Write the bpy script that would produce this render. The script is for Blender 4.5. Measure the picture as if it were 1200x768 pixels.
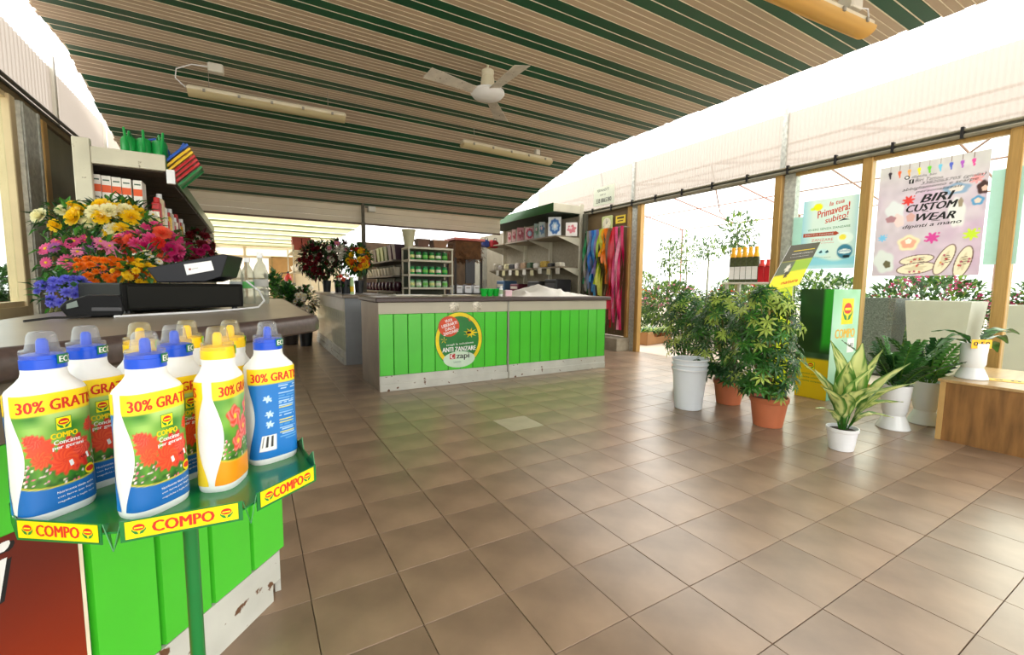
import bpy, math, random
import numpy as np
from mathutils import Vector, Matrix
for o in list(bpy.data.objects): bpy.data.objects.remove(o)
SC = bpy.context.scene; COL = SC.collection
R = math.radians; PI = math.pi
# ---------------------------------------------------------------- camera
H = 1.2; FPX = 516.65; YAW, PIT, ROL = R(30.41), R(5.37), R(.556)
cf = Vector((math.sin(YAW)*math.cos(PIT), math.cos(YAW)*math.cos(PIT), -math.sin(PIT)))
cr = Vector((math.cos(YAW), -math.sin(YAW), 0)); cu = cr.cross(cf)
cr2 = math.cos(ROL)*cr + math.sin(ROL)*cu; cu2 = -math.sin(ROL)*cr + math.cos(ROL)*cu
cam = bpy.data.objects.new('camera', bpy.data.cameras.new('camera')); COL.objects.link(cam)
cam.data.sensor_width = 36; cam.data.lens = FPX/1200*36; cam.data.clip_start = .02; cam.data.clip_end = 300
cam.matrix_world = Matrix(((cr2.x, cu2.x, -cf.x, 0), (cr2.y, cu2.y, -cf.y, 0), (cr2.z, cu2.z, -cf.z, H), (0, 0, 0, 1)))
SC.camera = cam
# ---------------------------------------------------------------- light
w = bpy.data.worlds.new('world'); SC.world = w; w.use_nodes = True
bg = w.node_tree.nodes['Background']; bg.inputs[0].default_value = (1, .985, .965, 1); bg.inputs[1].default_value = 1.5
sd = bpy.data.lights.new('sun', 'SUN'); sd.energy = 1.3; sd.angle = R(45); sd.color = (1, .93, .8)
sun = bpy.data.objects.new('sun', sd); COL.objects.link(sun)
sun.rotation_euler = Vector((.80, .35, .62)).to_track_quat('Z', 'Y').to_euler()
SC.view_settings.view_transform = 'Standard'; SC.view_settings.look = 'None'
SC.view_settings.gamma = 1; SC.view_settings.exposure = 1.1; SC.view_settings.use_curve_mapping = False

# ---------------------------------------------------------------- helpers
def at(px, py, axis, val):
    """photo pixel -> point on the world plane axis = val"""
    d = cf + cr2*((px-600)/FPX) - cu2*((py-384)/FPX); o = Vector((0, 0, H))
    return o + d*((val-o[axis])/d[axis])
def lin(c):
    return tuple((x/12.92 if x <= .04045 else ((x+.055)/1.055)**2.4) for x in c)
def hx(s):
    return tuple(int(s[i:i+2], 16)/255 for i in (0, 2, 4))
MATS = {}
def M(name, col='cccccc', rough=.5, metal=0., var=.12, scale=6., bump=0., rnd=0., trans=0., alpha=1., spec=.5, emis=0., stretch=None, dirt=None, dirt_t=.62, coat=0.):
    if name in MATS: return MATS[name]
    m = bpy.data.materials.new(name); m.use_nodes = True; nt = m.node_tree; N = nt.nodes; L = nt.links
    b = N['Principled BSDF']; c = lin(hx(col) if isinstance(col, str) else col)
    tc = N.new('ShaderNodeTexCoord'); mp = N.new('ShaderNodeMapping'); L.new(tc.outputs['Object'], mp.inputs[0])
    if stretch: mp.inputs['Scale'].default_value = stretch
    nz = N.new('ShaderNodeTexNoise'); nz.inputs['Scale'].default_value = scale; nz.inputs['Detail'].default_value = 6
    L.new(mp.outputs[0], nz.inputs['Vector'])
    rp = N.new('ShaderNodeValToRGB'); rp.color_ramp.elements[0].position = .3; rp.color_ramp.elements[1].position = .7
    rp.color_ramp.elements[0].color = tuple(x*(1-var) for x in c)+(1,); rp.color_ramp.elements[1].color = tuple(min(1, x*(1+var)) for x in c)+(1,)
    L.new(nz.outputs['Fac'], rp.inputs[0]); out = rp.outputs[0]
    if rnd:
        oi = N.new('ShaderNodeObjectInfo'); hs = N.new('ShaderNodeHueSaturation'); mr = N.new('ShaderNodeMapRange')
        mr.inputs[3].default_value = 1-rnd; mr.inputs[4].default_value = 1+rnd
        L.new(oi.outputs['Random'], mr.inputs[0]); L.new(mr.outputs[0], hs.inputs['Value']); L.new(out, hs.inputs['Color']); out = hs.outputs[0]
    if dirt:
        n2 = N.new('ShaderNodeTexNoise'); n2.inputs['Scale'].default_value = scale*4; n2.inputs['Detail'].default_value = 8
        L.new(mp.outputs[0], n2.inputs['Vector'])
        r2 = N.new('ShaderNodeValToRGB'); r2.color_ramp.elements[0].position = dirt_t; r2.color_ramp.elements[1].position = dirt_t+.03
        mx = N.new('ShaderNodeMix'); mx.data_type = 'RGBA'; L.new(n2.outputs['Fac'], r2.inputs[0]); L.new(r2.outputs[0], mx.inputs[0])
        L.new(out, mx.inputs[6]); mx.inputs[7].default_value = lin(hx(dirt))+(1,); out = mx.outputs[2]
    L.new(out, b.inputs['Base Color'])
    b.inputs['Roughness'].default_value = rough; b.inputs['Metallic'].default_value = metal
    b.inputs['Specular IOR Level'].default_value = spec; b.inputs['Transmission Weight'].default_value = trans
    b.inputs['Alpha'].default_value = alpha; b.inputs['Coat Weight'].default_value = coat
    if bump:
        bp = N.new('ShaderNodeBump'); bp.inputs['Strength'].default_value = bump; bp.inputs['Distance'].default_value = .01
        L.new(nz.outputs['Fac'], bp.inputs['Height']); L.new(bp.outputs[0], b.inputs['Normal'])
    MATS[name] = m; return m
def leafmat(name, col, rough=.4, tr=.35, var=.3, rnd=.0):
    """leaf: diffuse-gloss plus translucency"""
    if name in MATS: return MATS[name]
    m = M(name, col, rough, var=var, scale=14, rnd=rnd); nt = m.node_tree; N = nt.nodes; L = nt.links
    b = N['Principled BSDF']; t = N.new('ShaderNodeBsdfTranslucent'); mx = N.new('ShaderNodeMixShader'); mx.inputs[0].default_value = tr
    L.new(b.inputs['Base Color'].links[0].from_socket, t.inputs[0])
    L.new(b.outputs[0], mx.inputs[1]); L.new(t.outputs[0], mx.inputs[2]); L.new(mx.outputs[0], N['Material Output'].inputs[0])
    return m
def clearmat(name, tint, gl=.06, milk=0., rough=.02, mc=(.9, .88, .82, 1)):
    """thin clear sheet: see-through with a fresnel sheen, optional milky body"""
    if name in MATS: return MATS[name]
    m = bpy.data.materials.new(name); m.use_nodes = True; nt = m.node_tree; N = nt.nodes; L = nt.links
    N.remove(N['Principled BSDF']); t = N.new('ShaderNodeBsdfTransparent'); t.inputs[0].default_value = lin(hx(tint))+(1,)
    g = N.new('ShaderNodeBsdfGlossy'); g.inputs['Roughness'].default_value = rough
    fr = N.new('ShaderNodeLayerWeight'); fr.inputs[0].default_value = .25; ml = N.new('ShaderNodeMath'); ml.operation = 'MULTIPLY'; ml.inputs[1].default_value = .45; L.new(fr.outputs['Facing'], ml.inputs[0])
    mx = N.new('ShaderNodeMixShader'); L.new(ml.outputs[0], mx.inputs[0]); L.new(t.outputs[0], mx.inputs[1]); L.new(g.outputs[0], mx.inputs[2])
    o = mx.outputs[0]
    if milk:
        tl = N.new('ShaderNodeBsdfTranslucent'); tl.inputs[0].default_value = mc
        df = N.new('ShaderNodeBsdfDiffuse'); df.inputs[0].default_value = tuple(x*.88 for x in mc[:3])+(1,)
        a = N.new('ShaderNodeMixShader'); a.inputs[0].default_value = .35; L.new(tl.outputs[0], a.inputs[1]); L.new(df.outputs[0], a.inputs[2])
        b = N.new('ShaderNodeMixShader'); b.inputs[0].default_value = milk; L.new(o, b.inputs[1]); L.new(a.outputs[0], b.inputs[2]); o = b.outputs[0]
    L.new(o, N['Material Output'].inputs[0]); MATS[name] = m; return m
def attrmat(name='printed_colour', rough=.4, tr=0., rnd=0.):
    if name in MATS: return MATS[name]
    m = bpy.data.materials.new(name); m.use_nodes = True; N = m.node_tree.nodes; L = m.node_tree.links; b = N['Principled BSDF']
    a = N.new('ShaderNodeAttribute'); a.attribute_name = 'Col'; L.new(a.outputs['Color'], b.inputs['Base Color']); b.inputs['Roughness'].default_value = rough
    if tr:
        t = N.new('ShaderNodeBsdfTranslucent'); mx = N.new('ShaderNodeMixShader'); mx.inputs[0].default_value = tr
        L.new(a.outputs['Color'], t.inputs[0]); L.new(b.outputs[0], mx.inputs[1]); L.new(t.outputs[0], mx.inputs[2]); L.new(mx.outputs[0], N['Material Output'].inputs[0])
    MATS[name] = m; return m

class MB:
    def __init__(s): s.v = []; s.f = []; s.m = []; s.X = Matrix()
    def add(s, vs, fs, mi=0):
        k = len(s.v); X = s.X; s.v += [tuple(X @ Vector(p)) for p in vs]; s.f += [tuple(i+k for i in f) for f in fs]; s.m += [mi]*len(fs); return s
    def box(s, x0, y0, z0, x1, y1, z1, mi=0):
        return s.add([(x0,y0,z0),(x1,y0,z0),(x1,y1,z0),(x0,y1,z0),(x0,y0,z1),(x1,y0,z1),(x1,y1,z1),(x0,y1,z1)],
                     [(0,3,2,1),(4,5,6,7),(0,1,5,4),(1,2,6,5),(2,3,7,6),(3,0,4,7)], mi)
    def rbox(s, x0, y0, z0, x1, y1, z1, r=.005, mi=0):
        """box with a chamfer on every edge of its top and its uprights"""
        r = min(r, (x1-x0)/2.1, (y1-y0)/2.1, (z1-z0)/2.1)
        P = lambda d, z: [(x0+r+d,y0+d,z),(x1-r-d,y0+d,z),(x1-d,y0+r+d,z),(x1-d,y1-r-d,z),(x1-r-d,y1-d,z),(x0+r+d,y1-d,z),(x0+d,y1-r-d,z),(x0+d,y0+r+d,z)]
        v = P(r*.5, z0)+P(0, z0+r*.6)+P(0, z1-r)+P(r*.8, z1); f = [tuple(range(7,-1,-1)), tuple(range(24,32))]
        for k in range(3):
            for i in range(8): j = (i+1) % 8; f.append((k*8+i, k*8+j, k*8+8+j, k*8+8+i))
        return s.add(v, f, mi)
    def lathe(s, prof, n=20, c=(0,0,0), mi=0, sx=1, sy=1, cap=True):
        v = []; f = []
        for r, z in prof:
            for i in range(n): a = 2*PI*i/n; v.append((c[0]+r*math.cos(a)*sx, c[1]+r*math.sin(a)*sy, c[2]+z))
        for k in range(len(prof)-1):
            for i in range(n): j = (i+1) % n; f.append((k*n+i, k*n+j, k*n+n+j, k*n+n+i))
        if cap: f.append(tuple(range(n-1,-1,-1))); f.append(tuple(range((len(prof)-1)*n, len(prof)*n)))
        return s.add(v, f, mi)
    def cyl(s, p, q, r, r2=None, n=10, mi=0):
        return s.tube([p, q], [r, r if r2 is None else r2], n, mi)
    def tube(s, pts, r, n=8, mi=0):
        pts = [Vector(p) for p in pts]; rs = r if isinstance(r, (list, tuple)) else [r]*len(pts); v = []; f = []
        for k, p in enumerate(pts):
            t = (pts[min(k+1, len(pts)-1)]-pts[max(k-1, 0)]).normalized(); a = t.orthogonal() if k == 0 else (a - t*a.dot(t))
            a = a.normalized(); b = t.cross(a)
            for i in range(n): th = 2*PI*i/n; v.append(p+(a*math.cos(th)+b*math.sin(th))*rs[k])
        for k in range(len(pts)-1):
            for i in range(n): j = (i+1) % n; f.append((k*n+i, k*n+j, k*n+n+j, k*n+n+i))
        f.append(tuple(range(n-1,-1,-1))); f.append(tuple(range((len(pts)-1)*n, len(pts)*n)))
        return s.add(v, f, mi)
    def prism(s, poly, z0, z1, mi=0):
        n = len(poly); v = [(x,y,z0) for x,y in poly]+[(x,y,z1) for x,y in poly]
        return s.add(v, [tuple(range(n-1,-1,-1)), tuple(range(n,2*n))]+[(i,(i+1)%n,n+(i+1)%n,n+i) for i in range(n)], mi)
    def slab(s, a, b, c, d, t, mi=0):
        """quad a b c d given thickness t along its normal"""
        a,b,c,d = map(Vector,(a,b,c,d)); nn = (b-a).cross(d-a).normalized()*t
        return s.add([a,b,c,d,a+nn,b+nn,c+nn,d+nn], [(3,2,1,0),(4,5,6,7),(0,1,5,4),(1,2,6,5),(2,3,7,6),(3,0,4,7)], mi)
    def build(s, name, mats, parent=None, smooth=False, loc=None, rz=0, bevel=0):
        me = bpy.data.meshes.new(name); me.from_pydata(s.v, [], s.f)
        if not isinstance(mats, (list, tuple)): mats = [mats]
        for m in mats: me.materials.append(m)
        if any(s.m): me.polygons.foreach_set('material_index', s.m)
        if smooth: me.polygons.foreach_set('use_smooth', [True]*len(me.polygons))
        me.update(); o = bpy.data.objects.new(name, me); COL.objects.link(o)
        if smooth: 
            try: me.set_sharp_from_angle(angle=R(38))
            except Exception: pass
        if parent: o.parent = parent
        if loc: o.location = loc
        if rz: o.rotation_euler.z = rz
        if bevel: b = o.modifiers.new('bevel', 'BEVEL'); b.width = bevel; b.segments = 2; b.limit_method = 'ANGLE'
        return o
def thing(name, label, cat, loc=(0,0,0), rz=0, group=None):
    o = bpy.data.objects.new(name, None); COL.objects.link(o); o.empty_display_size = .05
    o.location = loc; o.rotation_euler.z = rz; return tag(o, label, cat, group)
def tag(o, label, cat, group=None, kind=None):
    if label: o['label'] = label
    if cat: o['category'] = cat
    if group: o['group'] = group
    if kind: o['kind'] = kind
    return o
def struct(o): o['kind'] = 'structure'; return o
def dup(root, loc=None, rz=None, label=None, group=None, scale=None):
    r = root.copy(); COL.objects.link(r)
    if loc is not None: r.location = loc
    if rz is not None: r.rotation_euler.z = rz
    if scale: r.scale = (scale,)*3
    if label: r['label'] = label
    if group: r['group'] = group
    for ch in list(root.children):
        c = ch.copy(); COL.objects.link(c); c.parent = r
        for g in list(ch.children): d = g.copy(); COL.objects.link(d); d.parent = c
    return r
def part(mesh_obj, parent, loc=(0,0,0), rot=(0,0,0), scale=(1,1,1), name=None):
    """another copy of a piece, sharing its mesh"""
    c = mesh_obj.copy(); COL.objects.link(c); c.parent = parent; c.location = loc; c.rotation_euler = rot; c.scale = scale
    if name: c.name = name
    return c
_T = {}
def textgeo(s, bold=.0, shear=0.):
    bold = 0.; k = (s, bold, shear)
    if k in _T: return _T[k]
    cu = bpy.data.curves.new('t', 'FONT'); cu.body = s; cu.resolution_u = 2; cu.offset = bold; cu.shear = shear; cu.align_x = 'LEFT'
    o = bpy.data.objects.new('t', cu); COL.objects.link(o); bpy.context.view_layer.update()
    me = bpy.data.meshes.new_from_object(o.evaluated_get(bpy.context.evaluated_depsgraph_get()))
    v = np.array([x.co[:] for x in me.vertices]) if len(me.vertices) else np.zeros((1,3)); f = [tuple(p.vertices) for p in me.polygons]
    bpy.data.objects.remove(o); bpy.data.curves.remove(cu); bpy.data.meshes.remove(me)
    v = v[:, :2]-v[:, :2].min(0); _T[k] = (v, f); return _T[k]
class Print:
    """flat print: shapes and lettering in 2D, laid on a surface by a mapping (x, y, lift) -> point"""
    def __init__(s): s.items = []; s.mats = []
    def mi(s, m):
        if m not in s.mats: s.mats.append(m)
        return s.mats.index(m)
    def poly(s, pts, m, lift=1): s.items.append(([tuple(p) for p in pts], [tuple(range(len(pts)))], s.mi(m), lift)); return s
    def rect(s, x0, y0, x1, y1, m, lift=1): return s.poly([(x0,y0),(x1,y0),(x1,y1),(x0,y1)], m, lift)
    def ell(s, cx, cy, rx, ry, m, lift=1, n=28): return s.poly([(cx+rx*math.cos(2*PI*i/n), cy+ry*math.sin(2*PI*i/n)) for i in range(n)], m, lift)
    def text(s, t, cx, cy, w, h, m, lift=2, rot=0, bold=.0, shear=0.):
        v, f = textgeo(t, bold, shear); e = v.max(0); e = np.maximum(e, 1e-6)
        p = (v-e/2)*np.array([w/e[0], h/e[1]]); c, q = math.cos(rot), math.sin(rot)
        bw = min(bold*1.3, .035)*h
        for k_, o_ in enumerate(((0,0),) if not bold else ((-bw*1.6,0),(0,0),(bw*1.6,0))): s.items.append(([(cx+x*c-y*q+o_[0], cy+x*q+y*c+o_[1]) for x, y in p], f, s.mi(m), lift+.3*k_))
        return s
    def logo(s, cx, cy, w, frame=True, lift=2):
        """red cap over two green leaves on yellow"""
        Y, G, Rr = M('print_yellow','fff200',.4), M('print_leaf_green','1f8a3a',.4), M('print_red','d8281e',.4)
        if frame: s.rect(cx-w/2, cy-w/2, cx+w/2, cy+w/2, G, lift); s.rect(cx-w*.46, cy-w*.46, cx+w*.46, cy+w*.46, Y, lift+1)
        s.poly([(cx+w*.34*math.cos(a), cy+w*.1+w*(.26 if math.sin(a) > 0 else .2)*math.sin(a)) for a in [2*PI*i/20 for i in range(20)]], Rr, lift+2)
        s.rect(cx-w*.25, cy+w*.05, cx+w*.25, cy+w*.15, Y, lift+3)
        for q in (-1, 1):
            s.poly([(cx+q*w*.02, cy-w*.38), (cx+q*w*.22, cy-w*.34), (cx+q*w*.4, cy-w*.1), (cx+q*w*.42, cy+w*.08), (cx+q*w*.3, cy-w*.1), (cx+q*w*.1, cy-w*.18)], G, lift+2)
        return s
    def build(s, name, fn, parent=None, eps=.0004):
        mb = MB()
        for v, f, mi, lift in s.items: mb.add([fn(x, y, lift*eps) for x, y in v], f, mi)
        return mb.build(name, s.mats, parent)
def plane_fn(o, xd, yd):
    o, xd, yd = Vector(o), Vector(xd).normalized(), Vector(yd).normalized(); n = xd.cross(yd)
    return lambda x, y, l: o+xd*x+yd*y+n*l
class Art:
    """colour field painted point by point for printed sheets (flat print)"""
    def __init__(s, w, h, nx, ny, col, seed=1):
        s.w, s.h, s.nx, s.ny = w, h, nx, ny; s.X, s.Y = np.meshgrid(np.linspace(0, w, nx), np.linspace(0, h, ny))
        s.C = np.zeros((ny, nx, 3)); s.C[:] = hx(col); s.r = np.random.RandomState(seed)
    def mix(s, mask, col):
        m = np.clip(mask, 0, 1)[..., None]; s.C = s.C*(1-m)+np.array(hx(col) if isinstance(col, str) else col)*m; return s
    def noise(s, sc):
        g = s.r.rand(int(s.h/sc)+3, int(s.w/sc)+3); x = s.X/sc; y = s.Y/sc; i = x.astype(int); j = y.astype(int); a = x-i; b = y-j
        a = a*a*(3-2*a); b = b*b*(3-2*b)
        return g[j,i]*(1-a)*(1-b)+g[j,i+1]*a*(1-b)+g[j+1,i]*(1-a)*b+g[j+1,i+1]*a*b
    def blob(s, cx, cy, rx, ry, col, rot=0, wob=0., k=6, soft=.12, ph=0.):
        dx, dy = s.X-cx, s.Y-cy; c, q = math.cos(rot), math.sin(rot); u = (dx*c+dy*q)/rx; v = (-dx*q+dy*c)/ry
        r = np.hypot(u, v); t = np.arctan2(v, u); return s.mix((1+wob*np.sin(k*t+ph)-r)/soft, col)
    def flower(s, cx, cy, r, c1, c2, k=9):
        dx, dy = s.X-cx, s.Y-cy; d = np.hypot(dx, dy)/r; t = np.arctan2(dy, dx); m = (1+.12*np.sin(k*t)-d)/.15
        s.mix(m, c1); s.mix(np.clip(m, 0, 1)*(.5+.5*np.sin(k*t+d*13+3*s.noise(r*.4)))*.9, c2); return s
    def band(s, y0, y1, col, soft=.001): return s.mix(np.minimum((s.Y-y0)/soft, (y1-s.Y)/soft), col)
    def build(s, name, fn, parent=None, lift=.0003, mat=None):
        nx, ny = s.nx, s.ny; v = [tuple(fn(x, y, lift)) for x, y in zip(s.X.ravel(), s.Y.ravel())]
        f = [(j*nx+i, j*nx+i+1, (j+1)*nx+i+1, (j+1)*nx+i) for j in range(ny-1) for i in range(nx-1)]
        me = bpy.data.meshes.new(name); me.from_pydata(v, [], f); me.materials.append(mat or attrmat())
        c = np.clip(s.C, 0, 1); l = np.where(c <= .04045, c/12.92, ((c+.055)/1.055)**2.4)
        ca = me.color_attributes.new('Col', 'FLOAT_COLOR', 'POINT'); ca.data.foreach_set('color', np.concatenate([l.reshape(-1,3), np.ones((nx*ny,1))], 1).ravel())
        o = bpy.data.objects.new(name, me); COL.objects.link(o)
        if parent: o.parent = parent
        return o
def leaf(mb, p, d, up, L, W, mi=0, fold=.25, droop=.2):
    """pointed leaf of four facets starting at p along d"""
    d = Vector(d).normalized(); s = d.cross(Vector(up)); s = (s if s.length > 1e-3 else d.orthogonal()).normalized(); u = s.cross(d)
    p = Vector(p); mid = p+d*L*.5; a = mid+s*W*.5+u*W*fold; b = mid-s*W*.5+u*W*fold; t = p+d*L-u*L*droop
    mb.add([p, a, t, b, mid], [(0,1,4),(1,2,4),(2,3,4),(3,0,4)], mi)
def ordn(k, n):
    return 'leftmost' if k == 0 else 'rightmost' if k == n-1 else ('second','third','fourth','fifth','sixth','seventh','eighth','ninth')[k-1]+' from the left'
def rdir(rg, up=0.): 
    v = Vector((rg.gauss(0,1), rg.gauss(0,1), rg.gauss(0,1)+up)); return v.normalized() if v.length > .01 else Vector((0,0,1))
def leafcloud(rg, c, rad, n, size, mats=1, shell=.5, up=.3, wr=.4):
    """n leaves spread through an ellipsoid, denser to its outside"""
    mb = MB()
    for _ in range(n):
        d = rdir(rg); r = shell+(1-shell)*rg.random()**.5 if rg.random() < .8 else rg.random()
        p = Vector((c[0]+d.x*rad[0]*r, c[1]+d.y*rad[1]*r, c[2]+d.z*rad[2]*r))
        leaf(mb, p, (d+rdir(rg, up)*.7), (0,0,1), size*rg.uniform(.7,1.3), size*wr*rg.uniform(.8,1.2), rg.randrange(mats))
    return mb
# ================================================================ materials
GOLD = M('anodised_gold','b89355',.4,.35,var=.1,stretch=(20,20,1)); GALV = M('galvanised_steel','c2c4ba',.5,.25,var=.25,scale=25)
STEEL = M('grey_painted_steel','9a978c',.5,.2,var=.1); RAIL = M('dark_rail','5d5c4e',.5,.4); CREAM = M('cream_enamel','cdc8b2',.45,dirt='8a7f6a',scale=3,dirt_t=.68)
GREENP = M('bright_green_laminate','4cca30',.33,var=.06,scale=3,rnd=.05,coat=.3); PLINTH = M('chipped_white_plinth','c9cac0',.5,dirt='6b4a30',scale=4,dirt_t=.64)
WHITE = M('white_plastic','eceef0',.35,var=.03); WHITEW = M('white_enamel_metal','d9d6c8',.4,var=.05); DARK = M('dark_brown_laminate','4a3f38',.4,var=.2,scale=40)
BLACK = M('black_plastic','17171a',.35,var=.1); TERRA = M('terracotta_plastic','c4704a',.55,var=.12,scale=4); SOIL = M('soil','2c1f16',.9,var=.4,scale=40)
GSTAND = M('green_enamel_sheet','0f7a35',.28,coat=.4,var=.05); WOOD = M('oak_laminate','8c6336',.4,var=.38,scale=4,stretch=(1,5,.7)); WOODE = M('light_wood_edge','c7a063',.5)
DGREEN = M('shelf_green_enamel','1f5c1c',.35,var=.08); TAN = M('tan_board','b08a55',.6,var=.1); INK = M('black_ink','141414',.6); WINK = M('white_ink','f6f6f2',.5); RINK = M('red_ink','d6301c',.5)
YINK = M('yellow_ink','ffdf00',.4); GINK = M('green_ink','138038',.45); OINK = M('orange_ink','ee7a18',.5)
GLASS = clearmat('window_glass','f4faf6'); POLY = clearmat('corrugated_polycarbonate','f5efe6',milk=.93,rough=.3,mc=(.43,.39,.345,1)); BRT = clearmat('bright_sheet','fbf6ea',milk=.5,rough=.3)
# ================================================================ setting
rg = random.Random(5)
OUT = M('pale_concrete','c9b8a6',.8,var=.1,scale=1)
g = MB(); g.box(-30,-12,-.2,40,40,-.03); struct(g.build('trim_1', OUT))            # ground outside
g = MB(); g.box(-1.7,-1.6,-.15,6.25,16,-.006)
floor = struct(g.build('floor', M('tile_grout','75634f',.8,var=.1)))
TILE = M('brown_stone_tile','8e7762',.3,var=.34,scale=2.6,rnd=.07,bump=.08)
T0x, T0y, TP = .81, 1.077, .332; cells = []
for i in range(-8, 17):
    for j in range(-8, 45):
        x0 = max(T0x+i*TP, -1.69); x1 = min(T0x+(i+1)*TP, 6.24); y0 = T0y+j*TP; y1 = min(y0+TP, 16)
        if x1-x0 < .03 or y1 <= y0: continue
        c = Vector(((x0+x1)/2, (y0+y1)/2, 0)); d = c-Vector((0,0,H)); z = d.dot(cf); vis = False
        if z > .3:
            u = 600+FPX*d.dot(cr2)/z; v = 384-FPX*d.dot(cu2)/z; vis = 235 < u < 1240 and 390 < v < 830
            if 1.2 < c.x < 4.4 and 5 < c.y < 5.8: vis = False
        cells.append((not vis, z, x0, x1, y0, y1, i, j))
cells.sort(key=lambda t: (t[0], t[1]))
G2 = .0016; tm = {}; rest = MB()
for n, (nv, z, x0, x1, y0, y1, i, j) in enumerate(cells):
    wx, wy = x1-x0-2*G2, y1-y0-2*G2
    if n < 300:
        k = (round(wx,3), round(wy,3))
        if k not in tm:
            b = MB(); b.rbox(-wx/2,-wy/2,-.008,wx/2,wy/2,0,.0012); o = b.build('tile', TILE, floor); tm[k] = o
        else: o = part(tm[k], floor, name='tile')
        o.location = ((x0+x1)/2, (y0+y1)/2, rg.uniform(-.0006,.0004)); o.rotation_euler.x = rg.gauss(0,.0012); o.rotation_euler.y = rg.gauss(0,.0012)
        if i == 3 and j == 6:
            o.data = o.data.copy(); o.data.materials[0] = M('pale_new_tile','ab9f88',.4,var=.1); o['label'] = 'paler replacement tile'
    else: rest.box(x0+G2, y0+G2, -.008, x1-G2, y1-G2, 0)
o = rest.build('tile_field', TILE, floor); o['kind'] = 'stuff'
# ceiling: level near the camera, falling away beyond y 6.25
CB = M('ceiling_backing','efe6d0',.6); SB = M('beige_ceiling_slat','c0ac94',.5,var=.1,scale=1.5,rnd=.08,stretch=(.4,3,1)); SG = M('green_ceiling_slat','0a5232',.45,var=.12,scale=2,rnd=.1)
g = MB(); g.box(-1.5,-1.6,3.504,5.1,6.25,3.53); g.slab((-1.5,6.25,3.504),(5.1,6.25,3.504),(5.1,9.3,2.742),(-1.5,9.3,2.742),.018)
ceil = struct(g.build('ceiling', CB))
b = MB(); b.rbox(-1.5,-.030,-.012,5.12,.030,.0,.003,0); b.box(-1.5,.030,-.0135,5.12,.036,.0,1); sb0 = None
b2 = MB(); b2.rbox(-1.5,-.052,-.012,5.12,.052,.0,.003,0); b2.box(-1.5,.052,-.0135,5.12,.061,.0,1); sg0 = None
def slat_at(y, grn):
    global sb0, sg0
    if grn: 
        if sg0 is None: sg0 = b2.build('green_slat', [SG, CB], ceil); o = sg0
        else: o = part(sg0, ceil, name='green_slat')
    else:
        if sb0 is None: sb0 = b.build('beige_slat', [SB, CB], ceil); o = sb0
        else: o = part(sb0, ceil, name='beige_slat')
    z = 3.511 if y < 6.25 else 3.511-.25*(y-6.25)
    o.location = (rg.uniform(-.015,.02), y, z+rg.uniform(-.002,.002))
    if y >= 6.25: o.rotation_euler.x = -math.atan(.25)
for k in range(-6, 16):
    yc = 6.2-.5*k
    for off in (-.057, .057): 
        if -1.5 < yc+off < 9.2: slat_at(yc+off, True)
    for q in range(4):
        y = yc+.149+q*.067
        if -1.5 < y < 9.2: slat_at(y, False)
# fascia beam where the ceiling ends
fas = thing('trim_2', None, None, (0,9.3,0)); struct(fas)
FB = M('cream_fascia_board','ddd0b4',.5,var=.1,stretch=(.4,4,1),scale=2)
for i, (z0, z1) in enumerate(((2.43,2.53),(2.535,2.64),(2.645,2.79))):
    g = MB(); g.rbox(-1.5,-.02,z0,5.1,.02,z1,.006); g.build('board', FB, fas)
g = MB(); g.box(-1.5,-.03,2.40,5.1,.03,2.428); g.build('edge_strip', M('brown_strip','5a4230',.5), fas)
# lower pale roof of the far room
LR = leafmat('translucent_roof_sheet','efe9d4',.5,.6,var=.08); LRG = leafmat('pale_green_roof_strip','b4bc94',.5,.5,var=.08)
fr = thing('trim_3', None, None, (0,9.3,2.43)); struct(fr)
sm = {}
y = .1
while y < 6.5:
    for kind, wd in (('cream',.42),('cream',.42),('green',.2)):
        if kind not in sm: g = MB(); g.rbox(-2,0,0,2.0,wd-.02,.02,.006); sm[kind] = o = g.build('roof_slat', LR if kind == 'cream' else LRG, fr)
        else: o = part(sm[kind], fr, name='roof_slat')
        o.location = (0, y, -.012*y + (0 if kind == 'cream' else -.02)); y += wd
# far wall with clerestory, window and door
wb = thing('wall_back', None, None, (0,16,0)); struct(wb)
PW = M('pale_far_wall','cfc3a4',.7,var=.05)
g = MB(); g.box(-2,0,0,-.15,.1,.8); g.box(-.2,0,0,.55,.1,.8); g.box(1.2,0,0,2.6,.1,2.1); g.box(-2,-.02,2.0,2.6,.1,2.06); g.box(-2,0,2.34,2.6,.1,2.45)
for x in (-1.95,-.2,1.3): g.box(x,-.01,2.06,x+.06,.1,2.34)
g.build('wall_panel', PW, wb)
g = MB(); g.box(-2,.05,2.06,2.6,.06,2.34); g.build('clerestory_pane', BRT, wb)
g = MB(); g.box(-2,.05,.8,.55,.06,2.0); g.build('pane', BRT, wb)
g = MB(); 
for x in (-2,-.2,.47): g.box(x,-.01,.8,x+.07,.08,2.0)
g.box(-2,-.012,1.32,.55,.08,1.38); g.build('window_frame', M('tan_frame','b99a68',.5), wb)
dr = struct(thing('door_1', None, None, (.87,15.97,0)))
g = MB(); g.rbox(-.29,-.03,0,.29,.01,2.02,.004); g.build('door_leaf', TAN, dr)
g = MB(); g.box(-.33,-.04,0,-.29,.02,2.06); g.box(.29,-.04,0,.33,.02,2.06); g.box(-.33,-.04,2.02,.33,.02,2.06); g.build('door_frame', M('door_frame_tan','9c8250',.5), dr)
g = MB(); g.box(.2,-.07,1.0,.27,-.03,1.03); g.build('door_handle', STEEL, dr)
# dark back partition behind the shelving
g = MB(); g.box(2.5,12.5,0,6.2,12.6,2.35); struct(g.build('wall_partition', M('brown_partition','4c3a26',.8,var=.3,scale=9)))
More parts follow.
